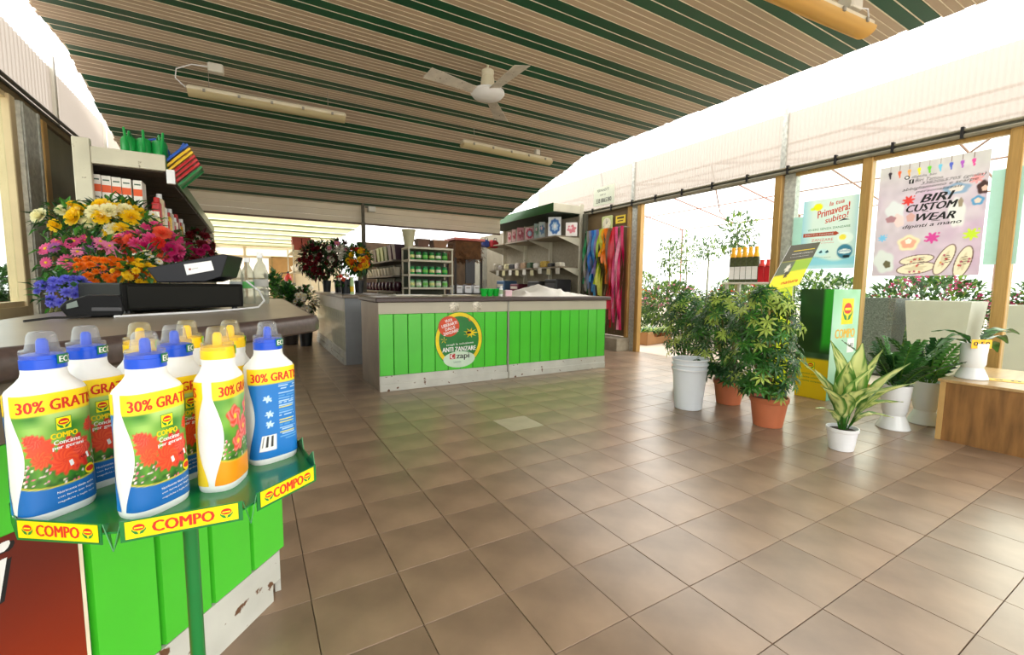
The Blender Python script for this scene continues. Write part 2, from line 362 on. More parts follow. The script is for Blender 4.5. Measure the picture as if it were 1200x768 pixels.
# ------------------------------------------------ right wall
wr = thing('wall_right', None, None, (6.17,0,0)); struct(wr)
g = MB(); g.rbox(-.05,-1.6,2.70,.05,9.3,2.79,.01); g.build('rail', RAIL, wr)
g = MB(); g.tube([(-.075,-1.6,2.77),(-.075,9.3,2.77)],.014,6); g.tube([(-.07,-1.6,2.715),(-.07,9.3,2.715)],.02,6); g.build('conduit', M('conduit_grey','8c8672',.5,.3), wr)
c0 = None
for k in range(14):
    if c0 is None: g = MB(); g.box(-.1,-.012,2.69,-.05,.012,2.80); c0 = g.build('pipe_clip', BLACK, wr)
    else: o = part(c0, wr, (0,.55*k,0))
def corrug(y0, y1, z0, z1, amp=.008, pitch=.05):
    mb = MB(); n = int((y1-y0)/pitch*4); v = []
    for i in range(n+1): y = y0+(y1-y0)*i/n; x = amp*math.sin(2*PI*(y-y0)/pitch); v += [(x,y,z0),(x,y,z1)]
    mb.add(v, [(2*i,2*i+2,2*i+3,2*i+1) for i in range(n)]); return mb
for y0, y1 in ((-1.6,.68),(.72,3.37),(3.43,6.07),(6.13,9.3)):
    corrug(y0, y1, 2.79, 3.50, .005).build('corrugated_panel', POLY, wr, smooth=True)
p0 = None
for y in (.7,3.4,6.1):
    g = MB(); g.box(-.03,y-.03,2.79,.02,y+.03,3.75); g.build('panel_post', GALV, wr)
def post(nm, y0, y1, x0, x1, m, par, z1=2.7):
    g = MB(); g.rbox(x0,y0,0,x1,y1,z1,.006); g.box(x0-.004,y0+.02,0,x0,y1-.02,z1); return g.build(nm, m, par)
post('jamb_post',5.84,5.93,-.06,.04,GOLD,wr); post('steel_column',5.95,6.09,-.03,.08,GALV,wr); post('jamb_post',6.11,6.19,-.05,.04,GOLD,wr)
post('jamb_post',3.38,3.47,-.06,.04,GOLD,wr); post('steel_column',3.22,3.37,-.01,.1,GALV,wr)
for y in (2.43,1.28,.13,-1.02): post('window_post',y-.05,y+.05,-.06,.04,GOLD,wr)
wi = 1
for y0, y1 in ((2.48,3.22),(1.33,2.38),(.18,1.23),(-.97,.08)):
    t = struct(thing('window_%d' % wi, None, None, (6.17,(y0+y1)/2,0))); h = (y1-y0)/2; wi += 1
    g = MB(); g.box(-.003,-h,.1,.003,h,2.7); g.build('pane', GLASS, t)
    g = MB(); g.rbox(-.04,-h,0,.03,h,.1,.005); g.box(-.03,-h,2.66,.03,h,2.7); g.build('window_frame', GOLD, t)
# board wall between doorway and shelving
bd = MB(); bd.rbox(-.02,6.19,.25,.02,7.35,2.7,.004); bd.build('brown_board', M('brown_board','6e5a3a',.6,var=.15,scale=4), wr)
bd = MB(); bd.rbox(-.35,6.05,0,.03,7.3,.24,.01); bd.build('low_kerb', M('worn_concrete','a79d88',.7,var=.2,scale=8), wr)
bd = MB(); bd.box(-.01,7.35,0,.03,12.5,2.7); bd.build('wall_board', M('grey_beige_board','8d8570',.7,var=.1), wr)
bd = MB(); bd.rbox(-.2,7.24,.24,-.12,7.32,2.7,.005); bd.build('dark_post', RAIL, wr)
# ------------------------------------------------ left wall
wl = thing('wall_left', None, None, (-1.63,0,0)); struct(wl)
g = MB(); g.rbox(-.06,-1.6,2.66,.04,9.3,2.74,.01); g.build('rail', M('brown_rail','7b6a4c',.5,.3), wl)
g = MB(); g.tube([(.06,-1.6,2.76),(.06,9.3,2.76)],.016,6); g.tube([(.05,-1.6,2.72),(.05,9.3,2.72)],.012,6); g.build('cable_run', M('dark_cable_run','3a372e',.5), wl)
for y0, y1 in ((-1.6,1.0),(1.04,3.6),(3.64,6.2),(6.24,9.3)): corrug(y0, y1, 2.74, 3.28, .01, .076).build('corrugated_panel', POLY, wl, smooth=True)
for y in (1.02,3.62,6.22,8): g = MB(); g.box(-.02,y-.025,2.74,.03,y+.025,3.4); g.build('panel_post', WHITEW, wl)
CP = M('cream_frame','d9c49a',.45,var=.06)
post('jamb_post',5.08,5.18,-.05,.05,CP,wl,2.66); post('jamb_post',5.72,5.83,-.05,.05,GOLD,wl,2.66)
g = MB(); g.box(-.1,5.24,0,.06,5.62,2.66); g.box(.06,5.26,0,.07,5.3,2.66); g.box(.06,5.56,0,.07,5.6,2.66); g.build('steel_column', GALV, wl)
g = MB(); g.box(-.03,5.83,0,.0,9.3,2.66); g.build('dark_panel', M('dull_green_board','6a6850',.5,var=.2,scale=4), wl)
g = MB(); g.box(-.04,-1.6,0,.02,5.08,.86); g.box(-.05,-1.6,.86,.05,5.08,1.0); g.build('sill_board', CP, wl)
t = struct(thing('window_5', None, None, (-1.63,2.5,1.0))); g = MB(); g.box(-.003,-4,0,.003,2.58,1.66); g.build('pane', GLASS, t)
g = MB(); g.box(-.03,-4,0,.03,2.58,.04); g.box(-.03,-4,1.62,.03,2.58,1.66); g.build('window_frame', CP, t)
# tall steel post at the fascia with a flood lamp
t = thing('steel_post','dark steel post rising to the ceiling in front of the cream fascia','post',(1.93,9.12,0))
g = MB(); g.box(-.035,-.035,0,.035,.035,2.42); g.box(-.025,-.025,2.42,.025,.025,2.85); g.build('post_shaft', M('weathered_post','57503e',.6,var=.3,scale=10), t)
t = thing('flood_lamp','small white flood lamp clamped beside the steel post under the ceiling','lamp',(2.08,9.05,2.68))
g = MB(); g.rbox(-.07,-.05,-.05,.07,.05,.05,.01); g.build('lamp_housing', WHITEW, t); g = MB(); g.box(-.12,-.01,.02,-.07,.01,.04); g.build('bracket', RAIL, t)
# ================================================================ middle counter, two units
SLATG = M('counter_groove','1a7a18',.6)
EDGE = M('countertop_edge','4a3c38',.4,var=.25,scale=60); CTOP = M('countertop','857868',.3,var=.12,scale=5)
BAND = M('beige_counter_band','b9b39f',.45,var=.06,dirt='7d6f5c',scale=3,dirt_t=.72)
def counter_unit(x0, x1, label, n, side):
    t = thing('counter_unit', label, 'counter', (x0,4.93,0), 0, 'green slatted counter units'); W = x1-x0
    g = MB(); g.box(0,.03,.02,W,.86,1.0); g.build('body', M('counter_core','7d6f60',.6), t)
    g = MB(); g.rbox(0,0,.875,W,.03,1.005,.003); g.build('top_band', BAND, t)
    g = MB(); g.rbox(0,-.012,0,W,.03,.085,.004); g.rbox(0,.0,.085,W,.03,.175,.004); g.build('plinth', PLINTH, t)
    g = MB(); g.box(0,.012,.17,W,.03,.88); g.build('groove_backing', SLATG, t)
    s = (W-.012)/n; g = MB(); g.rbox(.004,0,.178,s-.004,.014,.872,.004); s0 = g.build('slat', GREENP, t)
    for k in range(1, n): part(s0, t, (k*s,0,0))
    if side: g = MB(); g.box(-.006,.0,.0,0,.87,1.0); g.build('side_panel', M('brownish_steel','8c7f6e',.4,.35,var=.15,scale=4), t)
    return t
cuA = counter_unit(1.185, 2.835, 'left unit of the middle counter, with the round sticker and two vents', 10, True)
cuB = counter_unit(2.85, 4.51, 'right unit of the middle counter, plain green slats under the white cloth', 10, False)
g = MB(); g.box(1.64,-.01,0,1.66,.03,1.0); g.build('joint_strip', STEEL, cuA)
for i, x in enumerate((.90,1.20)):
    t = thing('vent', ('left','right')[i]+' one of two round perforated vents on the beige counter band', 'vent', (1.185+x,4.925,.94), 0, 'round counter vents') if False else None
    g = MB(); X = Matrix.Translation((x,-.0,.945)) @ Matrix.Rotation(R(90),4,'X'); g.X = X; g.lathe([(.066,0),(.066,.004),(.056,.007),(.0,.007)],24,cap=False); o = g.build('round_vent', M('vent_mesh','bdb6a4',.4,.5,var=.5,scale=70), cuA, True)
t = thing('countertop','dark-edged laminate countertop running over both middle counter units','countertop',(1.15,4.89,1.008))
g = MB(); g.rbox(0,0,0,3.42,.93,.052,.012,1); g.rbox(.04,.04,.052,3.38,.89,.054,.001,0); g.build('board', [CTOP, EDGE], t)
# sticker, flat print on the slats
st = Print(); SY = M('sticker_yellow','f2d70a',.4); SGN = M('sticker_green','1b7a2e',.4); SR = M('sticker_red','d24a1e',.4); SW = M('sticker_mint','cfe6cf',.4)
st.ell(0,0,.315,.34,M('sticker_rim','2a8a2a',.4),1,40).ell(0,0,.305,.33,SY,2,40).ell(0,.0,.262,.285,SGN,3,40)
st.ell(-.135,.165,.135,.125,SR,4)
for i, (s, wd) in enumerate((('VUOI',.09),('LIBERARTI',.2),('DALLE',.13),('ZANZARE?',.2))): st.text(s,-.14+.01*i,.235-.047*i,wd,.036,WINK,5,R(14),.015)
for k in range(9): a = 2*PI*k/9; st.poly([(.15+.035*math.cos(a-.3),.075+.03*math.sin(a-.3)),(.15+.1*math.cos(a),.075+.065*math.sin(a)),(.15+.035*math.cos(a+.3),.075+.03*math.sin(a+.3))],SY,4)
st.ell(.14,.075,.05,.035,SY,4).ell(.13,.08,.03,.014,INK,5).poly([(.16,.075),(.29,.08),(.16,.088)],SY,5)
for a in (.5,1.3,2.2,3.6): st.poly([(.13,.08),(.13+.06*math.cos(a),.08+.05*math.sin(a)),(.135+.058*math.cos(a+.1),.08+.048*math.sin(a+.1))],INK,6)
st.poly([(.06,.27),(.12,.24),(.17,.21),(.1,.25)],SR,5).poly([(.11,.28),(.13,.22),(.15,.22)],SR,5)
for k in range(5): a = 2*PI*k/5+.3; st.poly([(-.2,-.0),(-.2+.03*math.cos(a-.25),.0+.03*math.sin(a-.25)),(-.2+.045*math.cos(a),.045*math.sin(a))],SY,4)
st.text('scegli la soluzione',.01,-.055,.36,.032,WINK,5,R(3)).text('ANTI ZANZARE',.0,-.115,.44,.055,WINK,5,R(1),.02)
st.poly([(-.21,-.235)]+[(.21*math.cos(a),-.235+.09*math.sin(a)) for a in [PI-PI*i/14 for i in range(1,14)]]+[(.21,-.235)]+[(.21*math.cos(a),-.235+.11*math.sin(a)) for a in [-PI*i/14 for i in range(1,14)]],SW,5)
st.rect(-.125,-.235,-.055,-.17,M('zapi_red','b3261e',.4),6).ell(-.09,-.202,.026,.028,WINK,7).ell(-.083,-.2,.018,.021,M('zapi_red','b3261e',.4),8)
st.text('zapi',.045,-.212,.17,.085,INK,6,0,.015).text('GARDEN',-.03,-.275,.1,.022,M('sticker_teal','2f7a6a',.5),6)
o = st.build('round_sticker', plane_fn((2.15,4.929,.545),(1,0,0),(0,0,1)), None, .0003); tag(o,'round green and yellow anti-mosquito sticker on the middle counter','sticker')
# second counter running away from the camera
t = thing('long_counter','long counter running to the back with glossy slats and a plain grey end','counter',(1.16,6.85,0))
g = MB(); g.box(.02,.01,.02,.68,3.25,.99); g.build('body', M('counter_core','7d6f60',.6), t)
g = MB(); g.box(.0,-.012,0,.7,.01,1.0); g.build('end_panel', M('blue_grey_panel','8f9498',.35,var=.06), t)
g = MB(); g.rbox(-.01,.01,.8,.02,3.25,1.0,.004); g.build('top_band', WHITEW, t); g = MB(); g.rbox(-.03,.01,0,.02,3.25,.1,.004); g.rbox(-.012,.01,.1,.02,3.25,.2,.004); g.build('plinth', PLINTH, t)
g = MB(); g.rbox(0,.02,.2,.018,.17,.8,.004); s0 = g.build('slat', M('glossy_pale_slat','d3dac0',.28,var=.2,scale=12,coat=.5), t)
for k in range(1,20): part(s0, t, (0,k*.162,0))
t = thing('countertop','worn countertop on the long counter running to the back','countertop',(1.12,6.8,1.0))
g = MB(); g.rbox(0,0,0,.74,3.35,.05,.01); g.build('board', CTOP, t)
# ================================================================ left cash counter
C0 = Vector((.05,1.83)); dd = Vector((-.649,-.761)).normalized(); nn = Vector((.758,-.653)).normalized()   # nn points to the camera side
lc = thing('cash_counter','green slatted cash counter with chipped white plinth at the left','counter',(0,0,0))
pp = lambda s, o=0: (C0.x+dd.x*s+nn.x*o, C0.y+dd.y*s+nn.y*o)
g = MB(); g.prism([pp(0,-.03),pp(1.17,-.03),(-.72,.95),(-.72,4.38),(.03,4.38)][::-1], .02, 1.0); g.build('body', M('counter_core','7d6f60',.6), lc)
def fbox(mb, s0, s1, o0, o1, z0, z1, ch=0., mi=0):
    a, b, c, d = pp(s0,o0), pp(s1,o0), pp(s1-ch,o1), pp(s0+ch,o1); mb.prism([a,b,c,d], z0, z1, mi)
g = MB(); fbox(g,-.005,1.15,-.03,.0,.875,1.0); g.build('top_band', M('grey_brown_band','6f6558',.45,var=.1), lc)
g = MB(); fbox(g,-.0,1.15,-.03,-.015,.17,.88); g.build('groove_backing', SLATG, lc)
g = MB(); fbox(g,-.0,1.15,-.03,.0,.07,.182,.003); fbox(g,.035,1.15,-.03,-.004,0,.07,.003); g.build('plinth', PLINTH, lc)
for k in range(7): g = MB(); fbox(g,-.03+.166*k+.001,.136+.166*k-.004,-.022,.0,.185,.873,.006); g.build('slat', GREENP, lc)
g = MB(); g.box(.03,1.86,0,.05,4.38,1.0); g.build('side_panel', PLINTH, lc)
ct = thing('countertop','brown countertop with a thick dark speckled edge on the cash counter','countertop',(0,0,0))
a = Vector((.213,1.988)); b_ = a+Vector((-.639,-.772))*1.25
def ctpoly(i): 
    return [(a.x-nn.x*i+dd.x*i*.4+.0, a.y-nn.y*i+dd.y*i*.2), (.24-i,2.05), (.245-i,4.42-i), (-.76+i,4.42-i), (-.76+i,1.0+i), (b_.x-nn.x*i, b_.y-nn.y*i+.0)]
g = MB(); ps = [(.012,1.0),(.002,1.008),(0,1.02),(0,1.045),(.006,1.06),(.018,1.069),(.03,1.07)]
v = []; 
for i, z in ps: v += [(x,y,z) for x,y in ctpoly(i)]
f = [tuple(range(5,-1,-1))]; m_ = [1]
for k in range(len(ps)-1):
    for q in range(6): r_ = (q+1)%6; f.append((k*6+q,k*6+r_,k*6+6+r_,k*6+6+q))
g.add(v, f, 1); g.add(v[-6:], [tuple(range(6))], 0)
g.build('board', [CTOP, EDGE], ct, True)
# orange poster on the front of the cash counter
A = Art(.62,.66,32,40,'d9480f',3); tt = A.Y/A.h; A.mix(tt*1.1,'6a1c08'); A.mix(np.clip(.35-tt,0,1)*1.2,'f06a10'); A.mix(A.noise(.12)*.14,'3a0d05')
po = tag(bpy.data.objects.new('poster', None), 'orange brown poster with white script letter stuck low on the cash counter','poster'); COL.objects.link(po)
o_ = pp(1.27,.0015); pf = plane_fn((o_[0],o_[1],.03),(-dd.x,-dd.y,0),(0,0,1))
A.build('poster_sheet', pf, po, .0)
pr = Print(); pr.rect(.62,0,.628,.66,M('cream_ink','f3e6c8',.5),1)
pr.text('fiori',.37,.56,.30,.12,INK,1,R(14),.03,.5).text('fiori',.366,.564,.30,.12,WINK,3,R(14),.012,.5); pr.build('poster_lettering', pf, po, .0005)
# ================================================================ display stand with nine bottles
TZ = .838; BS = (.97,.97,1.035)
ds = thing('display_stand','green metal display stand with yellow strips in front of cash counter','stand',(0,0,0))
V = [tuple(at(x,y,2,.852)[:2]) for x,y in ((12,590),(19,608),(119,614),(140,612),(284,587),(300,578),(369,545),(345,512))]+[(.02,1.2),(-.33,1.2)]
G1 = (Vector(V[2])+Vector(V[3]))/2*.988; G2_ = (Vector(V[4])+Vector(V[5]))/2*.985
g = MB(); g.prism(V, TZ-.003, TZ); g.build('tray', GSTAND, ds)
g = MB()
for k in (0,6,7,8,9):
    (x0,y0),(x1,y1) = V[k], V[(k+1)%10]; g.slab((x0,y0,TZ-.016),(x1,y1,TZ-.016),(x1,y1,TZ+.014),(x0,y0,TZ+.014),.0015)
g.build('rim', GSTAND, ds)
strips = []
for k in (1,3,5):
    (x0,y0),(x1,y1) = V[k], V[k+1]; g = MB(); dx = Vector((x1-x0,y1-y0,0)); L_ = dx.length; dx.normalize()
    g.slab((x0,y0,TZ-.018),(x1,y1,TZ-.018),(x1,y1,TZ+.014),(x0,y0,TZ+.014),.0015); l_ = g.build('front_lip', GSTAND, ds)
    pf = plane_fn((x0+dx.y*.0022,y0-dx.x*.0022,TZ-.016),dx,(0,0,1)); pr = Print(); e = .006 if k > 1 else .004
    pr.rect(e,.002,L_-e,.0285,YINK,1); pr.text('COMPO',L_/2,.0152,L_*.5,.0175,RINK,2,0,.025)
    pr.logo(e+.016,.0155,.021,False); pr.logo(L_-e-.016,.0155,.021,False); pr.build('yellow_strip', pf, l_, .0002)
for p, q, r_ in [((V[a_][0],V[a_][1],TZ+.012),(g_.x,g_.y,TZ-.026),(V[a_][0]*1.0,V[a_][1]+.03,TZ)) for a_, g_ in ((2,G1),(3,G1),(4,G2_),(5,G2_))]:
    g = MB(); p, q, r_ = map(Vector, (p,q,r_)); n_ = (q-p).cross(r_-p).normalized()*.0012; g.add([p,q,r_,p+n_,q+n_,r_+n_], [(0,1,2),(5,4,3),(0,3,4,1),(1,4,5,2),(2,5,3,0)]); g.build('folded_gusset', GSTAND, ds)
g = MB(); q6 = Vector((*V[6],TZ)); q7 = Vector((*V[7],TZ)); up_ = Vector((0,0,1))
for a_, b__ in ((0,.4),(.5,.95)):
    A0 = q6.lerp(q7,a_); A1 = q6.lerp(q7,b__); A2 = q6.lerp(q7,a_+.08)+up_*.036; th_ = Vector((.0014,.0004,0)); g.add([A0,A1,A2,A0+th_,A1+th_,A2+th_], [(0,1,2),(5,4,3),(0,3,4,1),(1,4,5,2),(2,5,3,0)])
g.build('folded_fin', GSTAND, ds)
pd = cf+cr2*((225-600)/FPX)-cu2*((650-384)/FPX); pc = pd*.86
g = MB(); g.cyl((pc.x,pc.y,.0),(pc.x,pc.y,TZ-.004),.0125,n=16); g.cyl((pc.x,pc.y,.1),(pc.x,pc.y,.42),.015,n=16); g.lathe([(.17,0),(.17,.012),(.02,.02)],28,(pc.x,pc.y,0)); g.build('pole', GSTAND, ds, True)
g = MB(); rc = Vector((pc.x-.032,pc.y-.012,.425)); g.tube([rc+Vector((.011*math.cos(t_),0,.011*math.sin(t_))) for t_ in [2*PI*i/14 for i in range(15)]],.003,6); g.build('ring', M('dark_green_ring','123d22',.4), ds, True)

def bottle_profile(z):
    P_ = [(0,.93),(.004,.985),(.01,1),(.07,.985),(.12,.97),(.17,.985),(.186,.985),(.196,.93),(.204,.82),(.211,.66),(.216,.57)]
    for (z0,a0),(z1,a1) in zip(P_,P_[1:]):
        if z <= z1: return a0+(a1-a0)*(z-z0)/(z1-z0)
    return P_[-1][1]
BA, BB, BE = .048, .033, 2.9
NP = 720; th = np.linspace(-PI, PI, NP+1)-PI/2    # arc table, front is -Y
ex = BA*np.sign(np.cos(th))*np.abs(np.cos(th))**(2/BE); ey = BB*np.sign(np.sin(th))*np.abs(np.sin(th))**(2/BE)
al = np.concatenate([[0], np.cumsum(np.hypot(np.diff(ex), np.diff(ey)))]); AL = al[-1]; i0 = NP//2; al = al-al[i0]
def bsurf(flip=False):
    def fn(s, z, l=0):
        s = min(max(s,-AL/2),AL/2); x = float(np.interp(s, al, ex)); y = float(np.interp(s, al, ey)); k = bottle_profile(z); r = math.hypot(x,y)
        x *= k*(1+l/r); y *= k*(1+l/r)
        if z > .19: t_ = min(1,(z-.19)/.026); q = math.hypot(x,y); rr = .0265/q; x *= 1+(rr-1)*t_; y *= 1+(rr-1)*t_
        return (-x,-y,z) if flip else (x,y,z)
    return fn
BODYM = M('bottle_white','eef0ee',.38,var=.02,bump=.12,scale=60)
def label_art(kind):
    W_, H_ = .1, .18; 
    A = Art(W_,H_,72,120,'2f7a22',{'ger':2,'blue':4,'pink':6,'yel':8}[kind]); n1 = A.noise(.02); n2 = A.noise(.006); Y = A.Y; X = A.X
    if kind in ('ger','pink'):
        A.mix(n1*.9,'8fc63c'); A.mix((Y-.09)*14*n1,'c8e6a0'); A.mix((.085-Y)*22*n2,'1d4a16')
        r = random.Random(3)
        for _ in range(90):
            x, y = r.uniform(0,W_), r.uniform(.03,.075); A.blob(x,y,.0022,.0018,r.choice(['f7e3ea','e88fb0','f3c9d6','f7f3d0','4d8a2a','e35f8b']),r.random()*3,soft=.4)
        if kind == 'ger':
            for x,y,q,c1,c2 in ((.02,.094,.019,'e84a2a','f0502c'),(.013,.107,.011,'d83222','f2664a'),(.02,.078,.013,'e0401e','f4672f'),(.064,.078,.028,'e3402a','c41f1a'),(.050,.070,.022,'ef5a2c','e03a20'),(.075,.085,.014,'f4694a','c81f1a'),(.09,.115,.012,'cf2f1f','f0502c')):
                A.flower(x,y,q,c1,c2,11)
        else:
            for x,y,q in ((.03,.11,.02),(.06,.085,.022),(.035,.065,.018),(.075,.12,.016)): A.flower(x,y,q,'e8402e','f79a8a',5); A.blob(x,y,.005,.005,'f5d23a')
        Yc = .034+.006*((X-.05)/.05)**2
        A.mix((Yc+.002-Y)/.0012,'d4c63a'); A.mix((Yc-Y)/.0012,'1668b4' if kind == 'ger' else 'f59a12')
    elif kind == 'blue':
        A.mix(np.ones_like(X),'1878c8'); 
        for k in range(24): A.mix(np.minimum((Y-.03-.0048*k)/.0004,(.0318+.0048*k-Y)/.0004)*((X>.052)&(X<.088))*(n2>.25)*.75,'bfe0f4')
        for k in (3,7,8,13): A.mix(np.minimum((Y-.03-.0048*k)/.0004,(.0322+.0048*k-Y)/.0004)*((X>.052)&(X<.084))*1.,'e8e23a')
        for x,y in ((.03,.115),(.03,.085),(.03,.065)): A.blob(x,y,.008,.006,'bfe0f4',wob=.3)
        A.mix(((X>.018)&(X<.045)&(Y>.015)&(Y<.045))*1.,'f2f4f0'); A.mix(((X>.021)&(X<.042)&(Y>.02)&(Y<.042)&(np.sin(X*5200)>0))*.9,'222222')
    else:
        A.mix(np.ones_like(X),'f0cf28')
        for k in range(30): A.mix(np.minimum((Y-.02-.0045*k)/.0004,(.0215+.0045*k-Y)/.0004)*((X>.01)&(X<.09))*(n2>.3)*.55,'8a7a2a')
    A.band(.143,.2,'ffd820' if kind != 'ger' else 'ffe022')
    return A
def make_bottle(label, capcol, front, back, name='fertiliser_bottle'):
    t = thing(name, label, 'bottle', (0,0,0), 0, 'liquid fertiliser bottles on the display stand')
    fn = bsurf(); mb = MB(); n = 40; zs = [0,.003,.01,.03,.06,.09,.12,.15,.17,.186,.192,.198,.204,.21,.216,.226]; v = []
    for z in zs: v += [fn(-AL/2+AL*i/n, min(z,.216)) [:2]+(z,) for i in range(n)]
    f = [tuple(range(n-1,-1,-1)), tuple(range((len(zs)-1)*n,len(zs)*n))]
    for k in range(len(zs)-1):
        for i in range(n): j = (i+1)%n; f.append((k*n+i,k*n+j,k*n+n+j,k*n+n+i))
    mb.add(v, f); mb.build('bottle_body', BODYM, t, True)
    for kind, flip in ((front,False),(back,True)):
        A = label_art(kind); sf = bsurf(flip)
        def lf(x, y, l, sf=sf):
            z = .012+y; u = (x-.05)/.05; hw = AL/4*(.93-.26*math.sin(PI*min(1,max(0,y/.165)))**1.5 if y < .15 else .93-.26*math.sin(PI*.91)**1.5)
            return sf(u*hw, z, l)
        sub = Art(.1,.176,72,100,'ffffff'); sub.C = A.C[(np.linspace(0,.97,100)*119).astype(int)]
        lo = sub.build(('front' if not flip else 'back')+'_label', lambda x,y,l,lf=lf: lf(x,y,l), t, .0006)
        pr = Print(); f2 = lambda x, y, l, sf=sf: sf(x-.05, .012+y, .0006+l)
        pr.text('30% GRATIS',.05,.1585,.1,.0165,RINK,2,0,.02)
        if kind in ('ger','pink'):
            if kind == 'ger':
                pr.logo(.052,.128,.02); pr.text('COMPO',.052,.1105,.034,.0085,YINK,2,0,.03).text('Concime',.055,.1005,.034,.0068,WINK,2,0,.02).text('per gerani',.056,.092,.04,.0068,WINK,2,0,.02)
                pr.poly([(.056,.060),(.083,.066),(.081,.075),(.054,.069)],WINK,3)
                pr.text('4,90',.074,.0695,.009,.0038,INK,4,R(12)).ell(.083,.047,.0085,.008,YINK,3).ell(.083,.047,.007,.0045,RINK,4)
                for q, s_ in enumerate(('Nutrimento ideale anche','con ferro per foglie','magnifiche e foglie verdi')): pr.text(s_,.062,.026-.0075*q,.05,.0036,WINK,2,R(2))
        elif kind == 'yel': pr.text('1340 g = 1,1 Litro',.05,.02,.06,.005,INK,2)
        pr.build('label_lettering', f2, lo, .0002)
    cm = M(capcol+'_cap', {'blue':'0d4fd0','yellow':'ffd21a'}[capcol], .3, var=.03)
    g = MB(); g.lathe([(.0235,.222),(.0272,.222),(.0272,.236),(.0262,.2365),(.0262,.242),(.018,.244)],28); cap = g.build('cap_ring', cm, t, True)
    g = MB(); g.lathe([(.008,.243),(.0072,.262),(.0045,.266),(.0,.266)],12,cap=False); g.build('spout', cm, cap, True)
    tint = {'blue':'f0f3fa','yellow':'faf4d8'}[capcol]
    g = MB(); g.lathe([(.0273,.2365),(.0273,.248),(.026,.2495),(.0205,.2505),(.0185,.262),(.0175,.270),(.014,.2755),(.006,.277),(0,.277)],28,sy=.93,cap=False); g.build('clear_dome', clearmat(capcol+'_dome',tint,milk=.14,rough=.06), t, True)
    pr = Print(); EG = M('eco_green','0f7a4a',.4) if capcol == 'blue' else M('eco_lime','9be01e',.4)
    for q in range(8): pr.rect(-.015+.00375*q,.0,-.01125+.00375*q,.014,EG,3)
    pr.text('EC',-.005,.007,.014,.009,WINK,6,0,.03).ell(.009,.007,.005,.005,WINK,6).ell(.009,.007,.003,.003,M('eco_green','0f7a4a',.4),8)
    pr.build('cap_sticker', lambda x,y,l: ((.0278+l)*math.sin((x+.018)/.0292), -(.0278+l)*math.cos((x+.018)/.0292), .2285+y), t, .0002)
    t.scale = BS; return t
GR = 'liquid fertiliser bottles on the display stand'
bA = make_bottle('blue-capped fertiliser bottle with red geranium label, front left corner of the green stand','blue','ger','blue'); bA.location = (-.283,.945,TZ); bA.rotation_euler.z = R(42)
dup(bA,(-.256,1.04,TZ),R(36),'blue-capped geranium bottle half hidden behind the front left bottle')
dup(bA,(-.150,.885,TZ),R(46),'blue-capped geranium bottle at the middle of the front row, before the yellow-capped one')
dup(bA,(-.127,1.0,TZ),R(38),'blue-capped bottle second row, between the middle front bottle and yellow-capped one')
bD = make_bottle('blue-capped bottle turned to show its blue back label with a barcode, at the right end','blue','blue','ger'); bD.location = (.022,1.022,TZ); bD.rotation_euler.z = R(25)
bC = make_bottle('yellow-capped bottle turned side on, its bare white side facing forward','yellow','pink','yel'); bC.location = (-.058,.935,TZ); bC.rotation_euler.z = R(70)
for (x,y,rz,l) in ((-.19,1.085,55,'yellow-capped bottle at the back, behind the middle front blue-capped bottle'),(-.12,1.115,60,'yellow-capped bottle at the back, behind the second-row blue-capped bottle'),(-.044,1.085,75,'yellow-capped bottle at the back, between the side-on bottle and the barcode bottle')):
    dup(bC,(x,y,TZ),R(rz),l)
# ================================================================ ceiling fan and batten lamps
t = thing('ceiling_fan','white three-bladed ceiling fan hanging from the striped ceiling','fan',(2.21,4.32,3.2))
g = MB(); g.lathe([(.09,.06),(.1,.045),(.175,.03),(.18,.01),(.155,-.02),(.07,-.045),(.0,-.05)],28,cap=False); g.build('hub', WHITE, t, True)
g = MB(); g.lathe([(.075,.05),(.07,.15),(.06,.19),(.065,.2),(.065,.24),(.05,.25),(.0,.25)],24,cap=False); g.cyl((0,0,.24),(0,0,.31),.012); g.build('canopy', M('ivory_plastic','e4dcc0',.4), t, True)
b0 = None
P0 = Vector((2.21,4.32,3.2))
tips = [at(637,57,2,3.2), at(455,68,2,3.2), at(577,122,2,3.2)]
for tp in tips:
    an = math.atan2(tp.y-P0.y, tp.x-P0.x)
    if b0 is None:
        g = MB(); g.slab((.14,-.06,-.004),(.72,-.09,-.02),(.72,.08,.016),(.14,.05,.014),.004); g.slab((.09,-.02,.006),(.2,-.02,.0),(.2,.02,.006),(.09,.02,.012),.006); b0 = g.build('blade', M('dusty_white_blade','cfc9bd',.45,var=.15,scale=9,dirt='6b5a4a',dirt_t=.66), t); o = b0
    else: o = part(b0, t)
    o.rotation_euler.z = an
def batten(c, L_, label, glow, rz=0):
    t = thing('batten_lamp', label, 'lamp', c, rz, 'fluorescent batten lamps under the ceiling'); h = L_/2
    g = MB(); g.rbox(-h,-.06,.0,h,.06,.05,.015); g.build('housing', M('aged_white_housing','d8d0b8',.5,var=.08), t)
    mb = MB(); n = 12; v = []
    for x in (-h+.01,h-.01): v += [(x,.075*math.cos(a_),-.055*math.sin(a_)) for a_ in [PI*i/n for i in range(n+1)]]
    mb.add(v, [(i,i+1,n+2+i,n+1+i) for i in range(n)]+[tuple(range(n+1)),tuple(range(2*n+1,n,-1))]); mb.build('diffuser', glow, t, True)
    g = MB(); g.cyl((-h+.04,-.02,-.015),(h-.04,-.02,-.015),.013); g.cyl((-h+.04,.03,-.015),(h-.04,.03,-.015),.013); g.build('tube', WHITE, t, True)
    for x in (-h*.75,h*.75): g = MB(); g.cyl((x,0,.05),(x,0,3.5-c[2]),.003,n=5); g.build('hanger_wire', STEEL, t)
    for x in (-h*.8,-h*.4,0,h*.4,h*.8): g = MB(); g.rbox(x-.012,-.085,-.01,x+.012,-.07,.02,.002); g.build('clip', STEEL, t)
    return t
